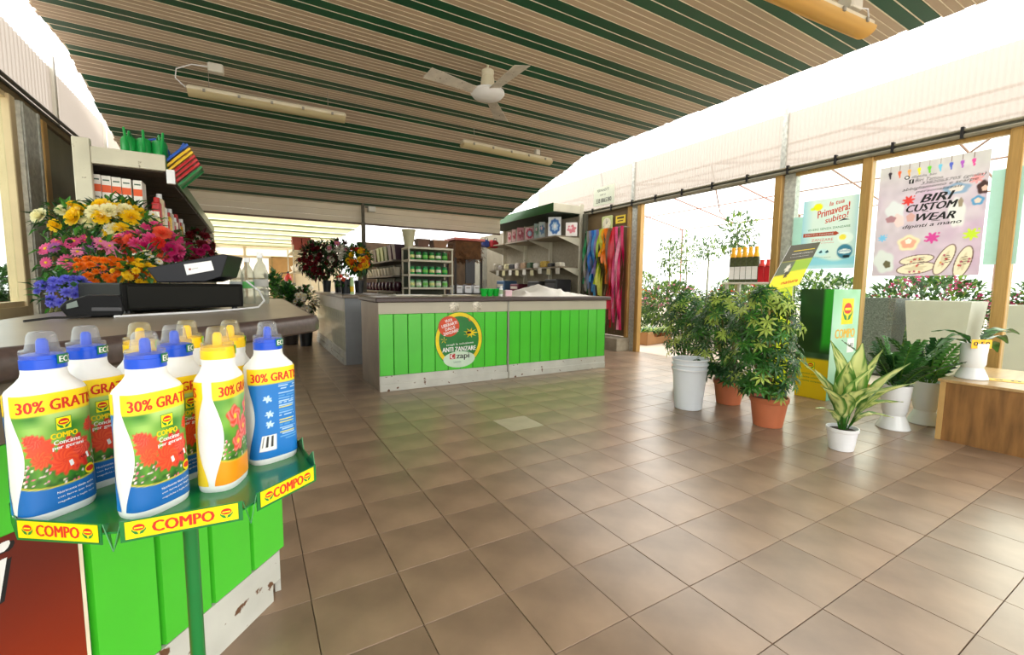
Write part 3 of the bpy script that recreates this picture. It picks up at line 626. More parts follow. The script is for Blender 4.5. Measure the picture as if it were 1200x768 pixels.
DIF = clearmat('lamp_diffuser','ece4c4',milk=.75,rough=.2,mc=(.95,.86,.6,1)); DIFY = clearmat('yellowed_diffuser','e8c878',milk=.8,rough=.2,mc=(1,.72,.3,1))
def bpos(p, q, z): A_, B_ = at(p[0],p[1],2,z), at(q[0],q[1],2,z); return (A_+B_)/2, (B_-A_).length, math.atan2(B_.y-A_.y, B_.x-A_.x)
c, L_, a_ = bpos((219,106),(405,139),3.22); t = batten(c, L_, 'long batten lamp left of the fan with a looped cable','x' and DIF, a_)
g = MB(); g.rbox(-.58,-.2,.17,-.44,-.12,.26,.01); g.build('junction_box', WHITEW, t); g = MB(); g.tube([(-.58,-.16,.22),(-.72,-.14,.22),(-.86,-.08,.17),(-.88,-.02,.1),(-.8,.0,.03)],.006,6); g.build('cable', WHITE, t, True)
c, L_, a_ = bpos((541,168),(645,190),3.22); t = batten(c, L_, 'batten lamp right of the fan towards the shelving', DIF, a_)
g = MB(); g.rbox(L_*.3,-.05,.06,L_*.3+.08,.03,.14,.01); g.build('junction_box', WHITEW, t)
c, L_, a_ = bpos((862,-32),(1015,36),3.1); t = batten(c, L_, 'yellowed batten lamp nearest the camera at the upper right edge', DIFY, a_)
g = MB(); g.rbox(L_*.3,-.05,.08,L_*.3+.13,.06,.17,.012); g.build('junction_box', WHITEW, t); g = MB(); g.tube([(L_*.38,0,.12),(L_*.46,-.03,.12),(L_*.49,-.02,.06),(L_*.49,0,.03)],.005,6); g.build('cable', WHITE, t, True)
# ================================================================ right side plants
rg = random.Random(11)
LG = [leafmat('leaf_dark','2c5a24',.3,.25), leafmat('leaf_mid','447f30',.3,.3), leafmat('leaf_deep','1f4a20',.3,.2), leafmat('leaf_lime','b8cf60',.4,.4)]
STEM = M('stem_brown_green','6a6a34',.6)
def gc(px, py, r):
    p = at(px, py, 2, 0); d = Vector((p.x,p.y)).normalized(); return Vector((p.x+d.x*r, p.y+d.y*r, 0))
def pot(t, r0, r1, h, m, name='pot', rim=True, soil=True):
    g = MB(); pr = [(r0*.9,0),(r0,.004),(r0+(r1-r0)*.85,h*.82)]
    pr += [(r1*1.0,h*.83),(r1*1.03,h*.86),(r1*1.04,h),(r1*.97,h),(r1*.93,h*.85)] if rim else [(r1,h),(r1*.96,h),(r1*.94,h*.85)]
    g.lathe(pr, 32, cap=False); g.lathe([(0,.0),(r0*.9,.0)],32,cap=False); o = g.build(name, m, t, True)
    if soil: g = MB(); g.lathe([(r1*.95,h*.86),(r1*.5,h*.9),(0,h*.91)],20,cap=False); g.build('soil', SOIL, t, True)
    return o
def umbrella_plant(t, h0, h1, rad, nw, n_st=9, L_=.085, seed=1, off=(0,0)):
    rg = random.Random(seed); mb = MB(); sm_ = MB()
    for k in range(n_st):
        a = 2*PI*k/n_st+rg.uniform(-.3,.3); q = rg.uniform(.2,.7); top = Vector((math.cos(a)*rad*q+off[0], math.sin(a)*rad*q+off[1], h0+(h1-h0)*rg.uniform(.6,.98)))
        sm_.tube([(0,0,.15),(top.x*.5,top.y*.5,.15+(top.z-.15)*.45),tuple(top)],[.01,.008,.004],6)
    sm_.build('stems', STEM, t, True)
    for _ in range(nw):
        f = rg.random(); z = h0+(h1-h0)*f; rr = rad*math.sin(PI*(.18+.74*f))**.7; a = rg.random()*2*PI; q = rg.uniform(.45,1.0)
        p = Vector((math.cos(a)*rr*q+off[0], math.sin(a)*rr*q+off[1], z)); d = Vector((math.cos(a)*q,math.sin(a)*q,.75+rg.uniform(-.3,.3))).normalized()
        e1 = d.orthogonal().normalized(); e2 = d.cross(e1); mi = 3 if rg.random() < .12+.2*f*f else rg.choice((0,0,1,1,2)); ph = rg.random()*6
        for i in range(7):
            th_ = ph+2*PI*i/7; ld = (e1*math.cos(th_)+e2*math.sin(th_))*1.0+d*.25-Vector((0,0,.28)); leaf(mb, p, ld, d, L_*rg.uniform(.85,1.2), L_*.3, mi, .1, .25)
    o = mb.build('foliage', LG, t); o['kind'] = 'stuff'
    return o
c = gc(806,482,.13)
b_ = None
for k, l in enumerate(('lowest white bucket of the nested stack on the floor before the potted plants','middle white bucket nested in the stack on the floor, only its rim showing','topmost white bucket nested in the stack on the floor')):
    if b_ is None:
        b_ = thing('bucket', l, 'bucket', (c.x,c.y,0), 0, 'nested white buckets'); g = MB()
        g.lathe([(0,.004),(.12,.0),(.128,.006),(.146,.2),(.16,.385),(.168,.39),(.170,.405),(.166,.41),(.156,.405),(.144,.2),(.124,.012),(0,.012)],36,cap=False); g.build('bucket_body', M('pale_blue_white_plastic','e2e8ee',.3,var=.02,trans=.0), b_, True)
        g = MB(); g.lathe([(.172,.398),(.175,.402),(.172,.408)],36,cap=False); g.build('bucket_rim', WHITE, b_, True)
    else: dup(b_, (c.x,c.y,.048*k), None, l)
c = gc(899,503,.13); t = thing('umbrella_plant','bushy umbrella plant in the front terracotta pot','plant',(c.x,c.y,0)); pot(t,.115,.15,.26,TERRA); umbrella_plant(t,.3,1.2,.31,300,11,.08,3,(-.13,.0))
g = MB(); g.tube([(-.02,-.03,.2),(-.2,-.06,1.12)],.007,6); g.build('bamboo_stake', M('bamboo','b99c5c',.5), t)
c = gc(853,476,.13); t = thing('umbrella_plant','broader umbrella plant in the rear terracotta pot behind the white buckets','plant',(c.x,c.y,0)); pot(t,.115,.15,.25,TERRA); umbrella_plant(t,.28,1.14,.42,340,11,.08,5,(-.1,.02))
c = Vector((4.5,3.5,0)); t = thing('umbrella_plant','third umbrella plant farther back, reaching towards the open doorway','plant',tuple(c)); pot(t,.115,.15,.25,TERRA); umbrella_plant(t,.4,1.15,.34,190,9,.08,8)
# variegated plant in a white pot
c = gc(985,530,.08); t = thing('dumb_cane','plant with large cream and green leaves in a small white pot','plant',(c.x,c.y,0)); pot(t,.078,.1,.17,WHITE)
AM = attrmat('variegated_leaf',.35,.35)
def bigleaf(name, base, tip, W, par, seed, c_in='eef2a6', c_out='3c7a24', bow=.1, c_spk='3f7f26', mat=None):
    r = np.random.RandomState(seed); base, tip = Vector(base), Vector(tip); ax = tip-base; L_ = ax.length; ax.normalize()
    sd_ = ax.cross(Vector((0,0,1))); sd_ = sd_.normalized() if sd_.length > .05 else Vector((1,0,0)); up_ = sd_.cross(ax)
    nl, nw = 14, 9; v = []; C = []
    for i in range(nl):
        f = i/(nl-1); w_ = W*(.06+.94*math.sin(PI*min(1,(max(0,f-.22)/.78))**.72)) if f > .22 else W*.06
        mid = base+ax*L_*f+up_*bow*L_*math.sin(PI*f*.9)*(1 if f < .8 else .9)
        for j in range(nw):
            q = (j/(nw-1)-.5)*2; v.append(tuple(mid+sd_*w_*.5*q+up_*abs(q)*w_*.16+up_*.004*math.sin(9*f*3+q*3)))
            m = min(1,max(0,(abs(q)-.56+.36*(r.rand()-.5))/.3))*.9; m = max(m, .7*(r.rand() < .2)); m = 1 if f < .24 else m
            C.append([a_*(1-m)+b__*m for a_, b__ in zip(hx(c_in),hx(c_out))])
    f_ = [(i*nw+j,i*nw+j+1,(i+1)*nw+j+1,(i+1)*nw+j) for i in range(nl-1) for j in range(nw-1)]
    me = bpy.data.meshes.new(name); me.from_pydata(v, [], f_); me.materials.append(mat or AM); me.polygons.foreach_set('use_smooth',[True]*len(f_))
    ca = me.color_attributes.new('Col','FLOAT_COLOR','POINT'); ca.data.foreach_set('color', [x for cc in C for x in (*lin(cc),1)])
    o = bpy.data.objects.new(name, me); COL.objects.link(o); o.parent = par; return o
RT = cr.copy(); TO = Vector((-cf.x,-cf.y,0)).normalized()
for i, (dx, dz, dt, W, bw) in enumerate(((-.17,.66,.02,.13,.10),(.13,.64,-.05,.15,-.05),(.10,.50,.16,.15,.12),(.34,.58,-.1,.07,.06),(.48,.49,.0,.08,.10),(.42,.36,.12,.10,.15),(-.06,.52,.1,.12,.12),(-.27,.33,.1,.10,.18),(-.30,.50,-.15,.10,.12),
      (.33,.22,.14,.11,.22),(.28,.1,.12,.08,.25),(-.26,.15,.05,.08,.22),(.02,.36,.26,.12,.2),(.2,.34,.22,.11,.2),(-.14,.30,.2,.10,.2),(.16,.44,-.2,.1,.1),(-.1,.4,-.22,.11,.1),(.05,.55,-.15,.12,.1))):
    W *= 1.25; b__ = RT*dx*.06+TO*dt*.06+Vector((0,0,.14)); bigleaf('leaf', b__, RT*dx+TO*dt+Vector((0,0,.16+dz)), W, t, 40+i, bow=bw)
g = MB(); 
for i in range(5): g.tube([(0,0,.13),(rg.uniform(-.02,.02),rg.uniform(-.02,.02),.26)],.008,6)
g.build('stems', leafmat('green_stem','5e8a34'), t)
# vases with glossy plants
VW = M('glazed_white','e6eaea',.22,var=.02,coat=.4)
def vase(t, s=1., h=.385, r0=.12, rw=.075, r1=.108):
    g = MB(); g.lathe([(0,.0),(r0*.96,0),(r0,.006),(r0*.93,.03),(rw*1.12,h*.26),(rw,h*.31),(rw*1.05,h*.34),(rw*1.2,h*.42),(r1*.93,h*.7),(r1,h),(r1*.93,h),(r1*.86,h*.7),(0,h*.65)],36,cap=False); return g.build('vase_body', VW, t, True)
def zz(t, z0, n, L_, seed, lean=.5, ctr=(0,0)):
    r = random.Random(seed)
    for k in range(n):
        a = 2*PI*k/n+r.uniform(-.2,.2); le = r.uniform(.15,lean*1.6); top = Vector((math.cos(a)*L_*le, math.sin(a)*L_*le, z0+L_*r.uniform(.5,.9))); p0 = Vector((math.cos(a)*.02,math.sin(a)*.02,z0)); mid = (p0+top)/2+Vector((0,0,L_*.15)); mb = MB()
        B = lambda f: p0*(1-f)**2+mid*2*f*(1-f)+top*f*f
        mb.tube([tuple(B(i/5)) for i in range(6)],[.006,.005,.005,.004,.003,.002],5,1)
        for i in range(11):
            f = .15+.82*i/10; p = B(f); d = (B(min(1,f+.05))-B(f-.05)).normalized(); s_ = d.cross(Vector((0,0,1))); s_ = s_.normalized() if s_.length > .01 else Vector((1,0,0))
            for q in (-1,1): leaf(mb, p, s_*q+d*.55+Vector((0,0,.15)), s_.cross(d), .1*r.uniform(.8,1.1)*(1-.3*f), .045, 0, .15, .1)
        mb.build('frond', [r.choice((LG[0],LG[1],LG[2])), leafmat('green_stem','5e8a34')], t)
c = gc(1046,505,.11); t = thing('potted_plant','dark leafy plant in the left hourglass white vase on the floor','plant',(c.x,c.y,0)); vase(t); zz(t,.33,16,.5,2,.55)
c2 = gc(1073,503,.13); c2 = c2+Vector((.17,.0,0)); t = thing('potted_plant','dark leafy plant in the right hourglass white vase, beside the wooden platform','plant',(c2.x,c2.y,0)); vase(t); zz(t,.33,16,.52,4,.5)
# wooden platform
t = thing('display_platform','oak laminate display platform on the floor at the right edge','platform',(4.74,-.9,0))
g = MB(); g.box(0,0,0,.018,2.16,.47); g.build('front_panel', WOOD, t); g = MB(); g.box(.02,2.145,0,1.1,2.165,.47); g.build('end_panel', WOODE, t)
g = MB(); g.rbox(-.012,-.0,.472,1.12,2.18,.492,.003); g.build('top_board', M('oak_top','bd9a68',.3,var=.2,scale=3,stretch=(1.2,8,1),coat=.3), t); g = MB(); g.box(-.004,2.13,0,.0,2.165,.47); g.build('corner_edge', WOODE, t)
v = at(1141,445,2,.494); t = thing('vase','small hourglass white vase with drooping leaves on wooden platform','vase',(v.x+.06,v.y+.03,.493)); vase(t,1,.29,.1,.065,.085)
for i,(dx,dz,W) in enumerate(((.38,.0,.12),(.42,.08,.11),(.3,-.07,.11),(-.3,.06,.08),(-.34,-.02,.09),(-.26,.1,.08),(.22,.12,.1))):
    bigleaf('leaf', Vector((0,0,.25)), RT*dx+TO*rg.uniform(-.12,.1)+Vector((0,0,.25+dz)), W, t, 80+i, '3f7a2a', '1f4a1a', .22, mat=attrmat('plain_leaf',.3,.25))
pr = Print(); 
def pricecard(label, cat, o, xd, yd, w_, h_, txt):
    t = thing('price_card', label, cat, o); fn = plane_fn((0,0,0),xd,yd); n = Vector(xd).normalized().cross(Vector(yd).normalized())
    g = MB(); a_,b__,c_,d_ = [Vector(fn(x,y,-.002)) for x,y in ((0,0),(w_,0),(w_,h_),(0,h_))]; g.slab(a_,b__,c_,d_,.002); g.build('card', M('card_yellow','f6bd12',.5,var=.04), t)
    pr = Print(); pr.text(txt,w_/2,h_/2,w_*.8,h_*.55,INK,1,0,.02); pr.build('lettering', fn, t, .0006)
v = at(1128,405,1,.0) if False else Vector((v.x,v.y,0))
lv = (v-Vector((0,0,0))); px_ = Vector((v.x+.06,v.y+.03,0)); dv = Vector((px_.x,px_.y,0)).normalized()
pc_ = px_-dv*.092-RT*.02; pricecard('small yellow 0,50 price card hung on the rim of vase','price card',(pc_.x-.01,pc_.y,.745),tuple(RT),(0,0,1),.16,.07,'0,50')
v2 = at(1160,446,2,.493); pricecard('wide yellow 0,50 price card lying on the wooden platform','price card',(v2.x,v2.y,.4955),(.35,-1,0),(1,.35,0),.36,.14,'a 0,50')
# green display box with logo
bx0 = at(968,476,2,0); t = thing('display_box','green cardboard display box with a red and yellow tulip logo by the window','box',(5.27,2.30,0))
g = MB(); g.rbox(0,0,0,.6,.32,1.2,.004); g.build('carton', M('carton_mint','7fc08a',.5,var=.05), t)
A = Art(.6,1.2,40,90,'a0d8b4',7); A.mix(A.noise(.2)*.6,'d0f0dc'); A.mix((A.Y-.9)*1.2*A.noise(.15),'3fb03a'); A.mix((.35-A.Y)*2,'6fb59a'); A.build('right_face', plane_fn((0,-.0015,0),(1,0,0),(0,0,1)), t)
pr = Print(); pr.rect(.2,.82,.46,1.1,YINK,1); pr.logo(.33,.96,.26,False,2); pr.text('COMPO',.31,.72,.44,.1,M('compo_orange','f5c02a',.5),2,0,.03); pr.rect(.38,.5,.54,.66,WINK,1); pr.text('1,90',.46,.58,.11,.05,INK,2); pr.build('face_print', plane_fn((0,-.002,0),(1,0,0),(0,0,1)), t)
A = Art(.32,1.2,30,90,'1f5a24',9); A.mix(A.noise(.12)*.8,'0c2a14'); A.mix(np.minimum((A.X-.22)/.03,(A.Y-.5)*8),'2fae2c'); A.mix(((A.Y>.12)&(A.Y<.5))*A.noise(.08)*.9,'5a7a6a'); A.mix((.45-A.Y)/.02,'f0cf12'); A.build('left_face', plane_fn((-.0015,.32,0),(0,-1,0),(0,0,1)), t)
pr = Print(); pr.logo(.15,.36,.08); 
for k in range(3): pr.text('concime universale',.16,.27-.04*k,.22,.02,GINK,1)
pr.build('side_print', plane_fn((-.002,.32,0),(0,-1,0),(0,0,1)), t)
# yellow leaflet stand with sloping header
t = thing('leaflet_stand','lime and yellow leaflet stand with a sloping grey header board','stand',(4.95,2.72,0))
g = MB(); g.rbox(-.02,-.01,.0,.20,.012,1.30,.003); o = g.build('column_board', M('lime_board','d6e81a',.4,var=.08,scale=3), t); o.rotation_euler.z = R(-20)
hw = [at(897,342,1,2.62), at(936,334,1,2.62), at(961,277,1,2.72), at(927,288,1,2.72)]
rel = [p-Vector((4.95,2.72,0)) for p in hw]; xd = rel[1]-rel[0]; w_ = xd.length; yd = rel[3]-rel[0]; hh = yd.length
sk = lambda x, y, l: tuple(rel[0]+xd*(x/w_)+(rel[3]-rel[0])*(y/hh)+(xd.cross(yd)).normalized()*l)
g = MB(); g.slab(sk(0,0,0),sk(w_,0,0),sk(w_,hh,0),sk(0,hh,0),-.006); g.build('header_board', WHITE, t)
A = Art(w_,hh,40,50,'f2df1a',12); A.mix((A.Y-hh*.62)/.01,'4d4a3c'); A.mix(np.minimum((hh*.62-A.Y)/.01,(A.Y-hh*.3)/.02)*(A.X<w_*.45),'5c6650'); A.mix(np.minimum((hh*.62-A.Y)/.01,(A.Y-hh*.35)/.02)*(A.X>w_*.45),'93b82c')
A.blob(w_*.3,hh*.45,.05,.07,'d8d4c4',wob=.2); A.blob(w_*.36,hh*.3,.04,.05,'2a2a24',wob=.3); A.build('header_print', sk, t, .0015)
pr = Print(); pr.rect(w_*.2,hh*.84,w_*.9,hh*.855,YINK,1); pr.text('MANGIME COMPLETO',w_*.55,hh*.77,w_*.7,.018,WINK,1).text('linea professionale',w_*.5,hh*.7,w_*.6,.015,WINK,1).text('natura',w_*.62,hh*.12,w_*.5,.05,RINK,1,0,.01); pr.build('header_lettering', sk, t, .003)
# posters on the window
PM = attrmat('poster_paper',.5,.33)
def poster(label, yL, yR, z0, z1, A, pr, x=6.085):
    t = thing('poster', label, 'poster', (x,yL,z0)); fn = plane_fn((0,0,0),(0,-1,0),(0,0,1)); A.build('poster_sheet', fn, t, 0, PM)
    if pr: pr.build('poster_lettering', fn, t, .0008)
    return t
W_, H_ = .60,.85
A = Art(W_,H_,60,80,'d6e6dc',21); A.mix((.12-A.X)/.1*.6,'8fc8dc'); A.mix((A.X-.52)/.08*.6,'9fd0dc'); A.mix((.14-A.Y+.03*np.sin(A.X*12))/.03,'8fcfe0'); A.mix((.06-A.Y)/.03,'b8dfe8')
A.blob(.17,.76,.055,.045,'f2e61a'); A.blob(.11,.74,.03,.02,'d6e63a'); A.blob(.49,.36,.085,.07,'e3f2ea'); A.blob(.46,.37,.04,.035,'f2df4a'); A.blob(.49,.20,.085,.09,'3f7f9a'); A.blob(.49,.20,.07,.03,'e8f0f0'); A.blob(.51,.14,.04,.02,'1c2a30'); A.blob(.25,.2,.08,.05,'bfe6ea',soft=.5)
pr = Print(); O2 = M('poster_orange_red','e0492a',.5)
pr.text('la tua',.37,.79,.16,.05,O2,1,R(8),.01,.3).text('Primavera!',.34,.70,.36,.09,O2,1,R(12),.012,.3).text('subito!',.38,.61,.26,.07,O2,1,R(12),.01,.3)
pr.poly([(.40,.56),(.46,.59),(.52,.57),(.46,.57)],INK,1).text('VIVERE SENZA ZANZARE',.30,.49,.46,.025,GINK,1,R(2)).rect(.02,.40,.38,.445,M('poster_red_brown','c9502a',.5),1).text('INSETTI E ZANZARE',.2,.422,.32,.022,WINK,2).poly([(.38,.395),(.42,.422),(.38,.45)],M('poster_red_brown','c9502a',.5),1)
pr.text('ZANZARE',.24,.355,.24,.03,O2,1).text('barriera protettiva',.24,.315,.26,.015,O2,1)
for q in (.21,.28): pr.poly([(q,.2),(q+.03,.23),(q+.045,.2),(q+.02,.19)],M('poster_teal','1f5a66',.5),1)
pr.text('protezione naturale',.25,.14,.2,.014,GINK,1).text('BARRIERA',.49,.205,.11,.02,M('poster_blue','1f5a9a',.5),1)
poster('pale blue poster with slanted red lettering on the window left of the gold post',3.07,2.47,1.45,2.3,A,pr)
W_, H_ = .86,1.19
A = Art(W_,H_,150,190,'cfc2cc',33); A.mix(A.noise(.22)*.75,'d3a4cc'); A.mix((A.Y-.85)*4,'cfccc8'); A.mix(A.noise(.1)*.5,'e6e0de'); A.mix(A.noise(.05)*.25,'a89aa4')
for i,cl in enumerate(('3a3038','e8643a','f0a85a','f0dc2a','6fc83a','6fc0e0','5060c0','b05ac0','e0509a')):
    x = .09+.082*i; A.mix(np.minimum((.003-abs(A.X-x))/.0015,(A.Y-1.13)/.01),'7a5a50'); A.blob(x,1.105,.015,.028,cl,wob=.15,k=3); A.blob(x+.004,1.07,.008,.018,cl)
def splat(x,y,r,c_): A.blob(x,y,r,r,c_,wob=.28,k=7); A.blob(x+r,y+r*.9,r*.2,r*.2,c_); A.blob(x-r*1.1,y-r*.5,r*.18,r*.18,c_)
splat(.27,.80,.045,'e0403a'); splat(.49,.39,.05,'d84a9a'); splat(.78,.40,.05,'c8e03a'); splat(.07,.42,.035,'7ac0e8'); splat(.78,.93,.04,'f0a0a0')
for (x,y,rx,ry,c_,ro) in ((.16,.70,.09,.12,'dfe0e2',.2),(.64,.86,.11,.06,'8fa8c4',0),(.64,.86,.06,.035,'e8d8d0',.1),(.83,.84,.05,.07,'4a3230',0),(.84,.83,.025,.03,'e8c0b0',0),(.80,.72,.05,.05,'5a9ac8',0),(.80,.72,.028,.028,'e8d0c0',0),(.66,.62,.07,.16,'e4e2e0',.1),(.68,.72,.02,.05,'a09078',0),(.20,.60,.05,.08,'f0d0cc',.3),(.13,.62,.05,.04,'b08088',0),(.30,.62,.04,.05,'d8a8a0',0),
  (.30,.35,.10,.09,'f0e0b8',0),(.30,.35,.07,.06,'f0a890',0),(.30,.37,.03,.03,'f4ecdc',0),(.10,.16,.10,.14,'dcdedc',.3),(.13,.13,.035,.045,'6a6248',.3)): A.blob(x,y,rx,ry,c_,ro,.08,5,.2)
for (x,y,rx,ry,ro) in ((.38,.17,.14,.045,.12),(.38,.08,.16,.055,.12),(.60,.16,.055,.16,-.35),(.74,.13,.055,.16,-.2)):
    A.blob(x,y,rx+.008,ry+.008,'5a3a34',ro,.03,2,.05); A.blob(x,y,rx,ry,'efe0c4',ro,.03,2,.05); A.blob(x,y,rx*.55,ry*.55,'d8c8a8',ro,.2,5,.2)
    for k in range(5): A.blob(x+A.r.uniform(-.05,.05),y+A.r.uniform(-.05,.05),.01,.01,A.r.choice(['c8483a','d88a3a','b03a5a']),0,.3,5)
for (x,y,ro) in ((.62,.2,-.35),(.75,.18,-.2),(.42,.19,.2)):
    for k in range(4): A.blob(x+.002*k,y-.022*k,.028,.0035,'3a2a26',.2,soft=.4)
pr = Print()
pr.text('@giulia_biri',.38,1.04,.2,.03,INK,1,R(-1),.0,.3).text('Biri Tattoo',.42,1.0,.22,.032,INK,1,R(-1),.0,.3).text('3382065705 (giulia)',.60,.962,.48,.036,INK,1,R(1),.0,.3)
pr.ell(.24,1.045,.022,.02,INK,1).ell(.24,1.045,.013,.012,WINK,2).rect(.26,.975,.30,1.018,INK,1).text('f',.281,.997,.014,.034,WINK,2,0,.02)
pr.text('abbigliamento e scarpe',.50,.922,.58,.038,INK,1,R(1.5),.005,.3).text('personalizzati',.50,.880,.36,.034,INK,1,R(1),.005,.3)
pr.text('BIRI',.50,.805,.26,.08,INK,1,R(1),.03,.35).text('CUSTOM',.46,.715,.40,.075,INK,1,R(1),.03,.35).text('WEAR',.50,.61,.30,.075,INK,1,R(-1),.03,.35).text('dipinti a mano',.47,.525,.46,.05,INK,1,R(2),.01,.3).rect(.39,.665,.44,.67,INK,1).rect(.47,.562,.54,.567,INK,1)
poster('large pinkish poster with painted shoes and black lettering between two gold posts',2.29,1.43,1.35,2.54,A,pr)
SH = M('pale_aqua_sheet','cfe6de',.6,trans=.0)
for l, yL, yR, z0, z1 in (('plain pale aqua sheet on the window, right of the big poster',1.42,1.2,1.45,2.34),('plain pale aqua sheet behind left edge of pale blue poster',3.2,3.08,1.5,2.12)):
    t = thing('paper_sheet', l, 'sheet', (6.12,yL,z0)); g = MB(); g.box(0,-(yL-yR),0,.002,0,z1-z0); g.build('sheet', leafmat('aqua_sheet','cfe8e0',.6,.6,var=.03), t)
# ================================================================ outside
def planter(label, x, y, s, h, m):
    t = thing('planter', label, 'planter', (x,y,0)); g = MB(); a_ = s*.36; b__ = s*.5; i_ = b__-.03
    v = [(-a_,-a_,0),(a_,-a_,0),(a_,a_,0),(-a_,a_,0),(-b__,-b__,h),(b__,-b__,h),(b__,b__,h),(-b__,b__,h),(-i_,-i_,h),(i_,-i_,h),(i_,i_,h),(-i_,i_,h),(-i_,-i_,h-.1),(i_,-i_,h-.1),(i_,i_,h-.1),(-i_,i_,h-.1)]
    f = [(3,2,1,0),(12,13,14,15)]+[(k*4+i,k*4+(i+1)%4,k*4+4+(i+1)%4,k*4+4+i) for k in range(3) for i in range(4)]; g.add(v,f); g.build('planter_body', m, t); return t
planter('large white square planter outside, behind the big window poster',7.85,2.12,.64,1.06,M('outdoor_white_planter','cfc9be',.5,var=.04)); planter('white square planter outside at the far right, beside the gold post',7.85,1.33,.5,1.03,M('outdoor_white_planter','cfc9be',.5))
planter('speckled grey planter outside, left of the white planters',7.85,2.82,.52,1.08,M('speckled_grey','6d6f6c',.6,var=.5,scale=60))
ODK = [leafmat('outdoor_green','41662c',.5,.4), leafmat('outdoor_light_green','7c9a44',.5,.45), leafmat('outdoor_dull','55704a',.5,.4)]
FL = {k: leafmat('petal_'+k, v, .5, .4, var=.1) for k, v in dict(pink='e0508c',magenta='c21e6a',red='d82a1e',white='f2eee0',orange='f08014',yellow='f6cf1e',cream='f2ecc0',blue='7a7ae0',lightpink='f090b8',coral='f06a4a',darkred='7a1420',lilac='a04a9a').items()}
for i, (x, y, rx, ry, z, h, col, n, l) in enumerate((
  (9.6,1.2,.7,.75,.7,1.0,'magenta',1500,'flowering shrub outside at the far right, pink blossoms over the white planters'),
  (9.8,2.9,.75,.8,.7,.95,'pink',1500,'green shrub outside the window, between the big poster and the pale poster'),
  (10.2,4.7,.8,.8,.7,.95,'white',1400,'pale flowering shrub outside, behind the green display box'),
  (10.2,6.5,.8,.8,.65,.85,'red',1300,'red flowering bush outside behind the umbrella plants'),
  (10.0,8.3,.8,.8,.7,.75,'lightpink',1300,'dense green bush outside seen through the middle of the doorway'),
  (10.2,10.1,.8,.8,.6,.75,'orange',1100,'shaded bush outside near the left doorway post'),
  (8.3,5.7,.6,.55,.5,.45,'coral',900,'low red-flowered bedding plants outside beyond the doorway'),
  (11.9,11.5,1.,1.,.9,1.0,'white',1100,'far dark bush outside at the back, beside the left doorway post'),
  (11.9,7.4,.6,.7,.8,.95,'white',1000,'far green bush outside behind the slim young trees'))):
    t = thing('shrub', l, 'shrub', (x,y,0)); mb = leafcloud(rg,(0,0,z),(rx*1.1,ry*1.1,h*.85),int(n*1.5),.15,3,.6,.2,.42); o = mb.build('foliage', ODK, t); o['kind'] = 'stuff'
    mb = MB(); 
    for _ in range(170 if i < 3 else 110):
        d = rdir(rg); d.z = abs(d.z); p = Vector((d.x*rx,d.y*ry,z+d.z*h*.8)); 
        for q in range(4): leaf(mb,p,rdir(rg,.5),(0,0,1),.06,.05,0)
    o = mb.build('blossoms', FL[col], t); o['kind'] = 'stuff'; g = MB(); g.cyl((0,0,-.03),(0,0,z),.05,.02); g.build('stem', STEM, t)
for (px, X_, z0, z1, r_, n, l) in ((783,10.9,1.5,2.7,.4,420,'slim young tree outside, nearest the left doorway post'),(803,12.1,1.5,3.0,.45,420,'slim pale tree outside, second from the left doorway post'),(862,9.0,1.9,2.8,.4,400,'hanging leafy plant outside high above the bottle shelf'),(828,11.2,2.0,2.6,.45,260,'trailing leafy tree outside between the slim trees and the bottle shelf')):
    v = at(px,330,0,X_); t = thing('young_tree', l, 'tree', (X_,v.y,0)); mb = leafcloud(rg,(0,0,(z0+z1)/2),(r_,r_,(z1-z0)/2),n,.13,3,.2,.2,.4); o = mb.build('foliage', ODK, t); o['kind'] = 'stuff'; g = MB(); g.tube([(0,0,-.03),(.05,0,z0),(0,.03,z1-.3)],[.03,.02,.01],6); g.build('trunk', STEM, t)
# crate of potted plants on the ground outside the doorway
cr0 = at(768,402,2,0); t = thing('crate','cardboard crate of potted plants on the ground outside the doorway','crate',(cr0.x+.1,cr0.y+.25,-.03),R(10))
KB = M('cardboard','b5875a',.8,var=.1); g = MB(); g.box(-.5,-.25,0,.5,.25,.015); 
for q in (-.25,.24): g.add([(-.5,q,0),(.5,q,0),(.5,q,.28),(.3,q,.28),(.2,q,.16),(-.2,q,.16),(-.3,q,.28),(-.5,q,.28),(-.5,q+.012,0),(.5,q+.012,0),(.5,q+.012,.28),(.3,q+.012,.28),(.2,q+.012,.16),(-.2,q+.012,.16),(-.3,q+.012,.28),(-.5,q+.012,.28)],[tuple(range(8)),tuple(range(15,7,-1))]+[(i,i+8,(i+1)%8+8,(i+1)%8) for i in range(8)])
g.box(-.5,-.25,0,-.488,.25,.28); g.box(.488,-.25,0,.5,.25,.28); g.build('crate_body', KB, t)
for k,(x,y) in enumerate(((-.34,-.08),(-.02,-.1),(.3,-.06),(-.15,.1),(.18,.12))):
    q = thing('potted_plant',('front left','front middle','front right','back left','back right')[k]+' leafy plant in the cardboard crate outside the doorway','plant',(cr0.x+.1+x,cr0.y+.25+y,-.01),0,'plants in the outdoor crate'); pot(q,.07,.1,.2,TERRA)
    mb = MB()
    for i in range(46): a_ = rg.random()*6.28; e_ = rg.uniform(.25,1.3); leaf(mb,(0,0,.18),(math.cos(a_),math.sin(a_),e_),(0,0,1),rg.uniform(.22,.36),.04,rg.choice((0,1,1,3)),.1,.3)
    o = mb.build('foliage', LG, q); o['kind'] = 'stuff'
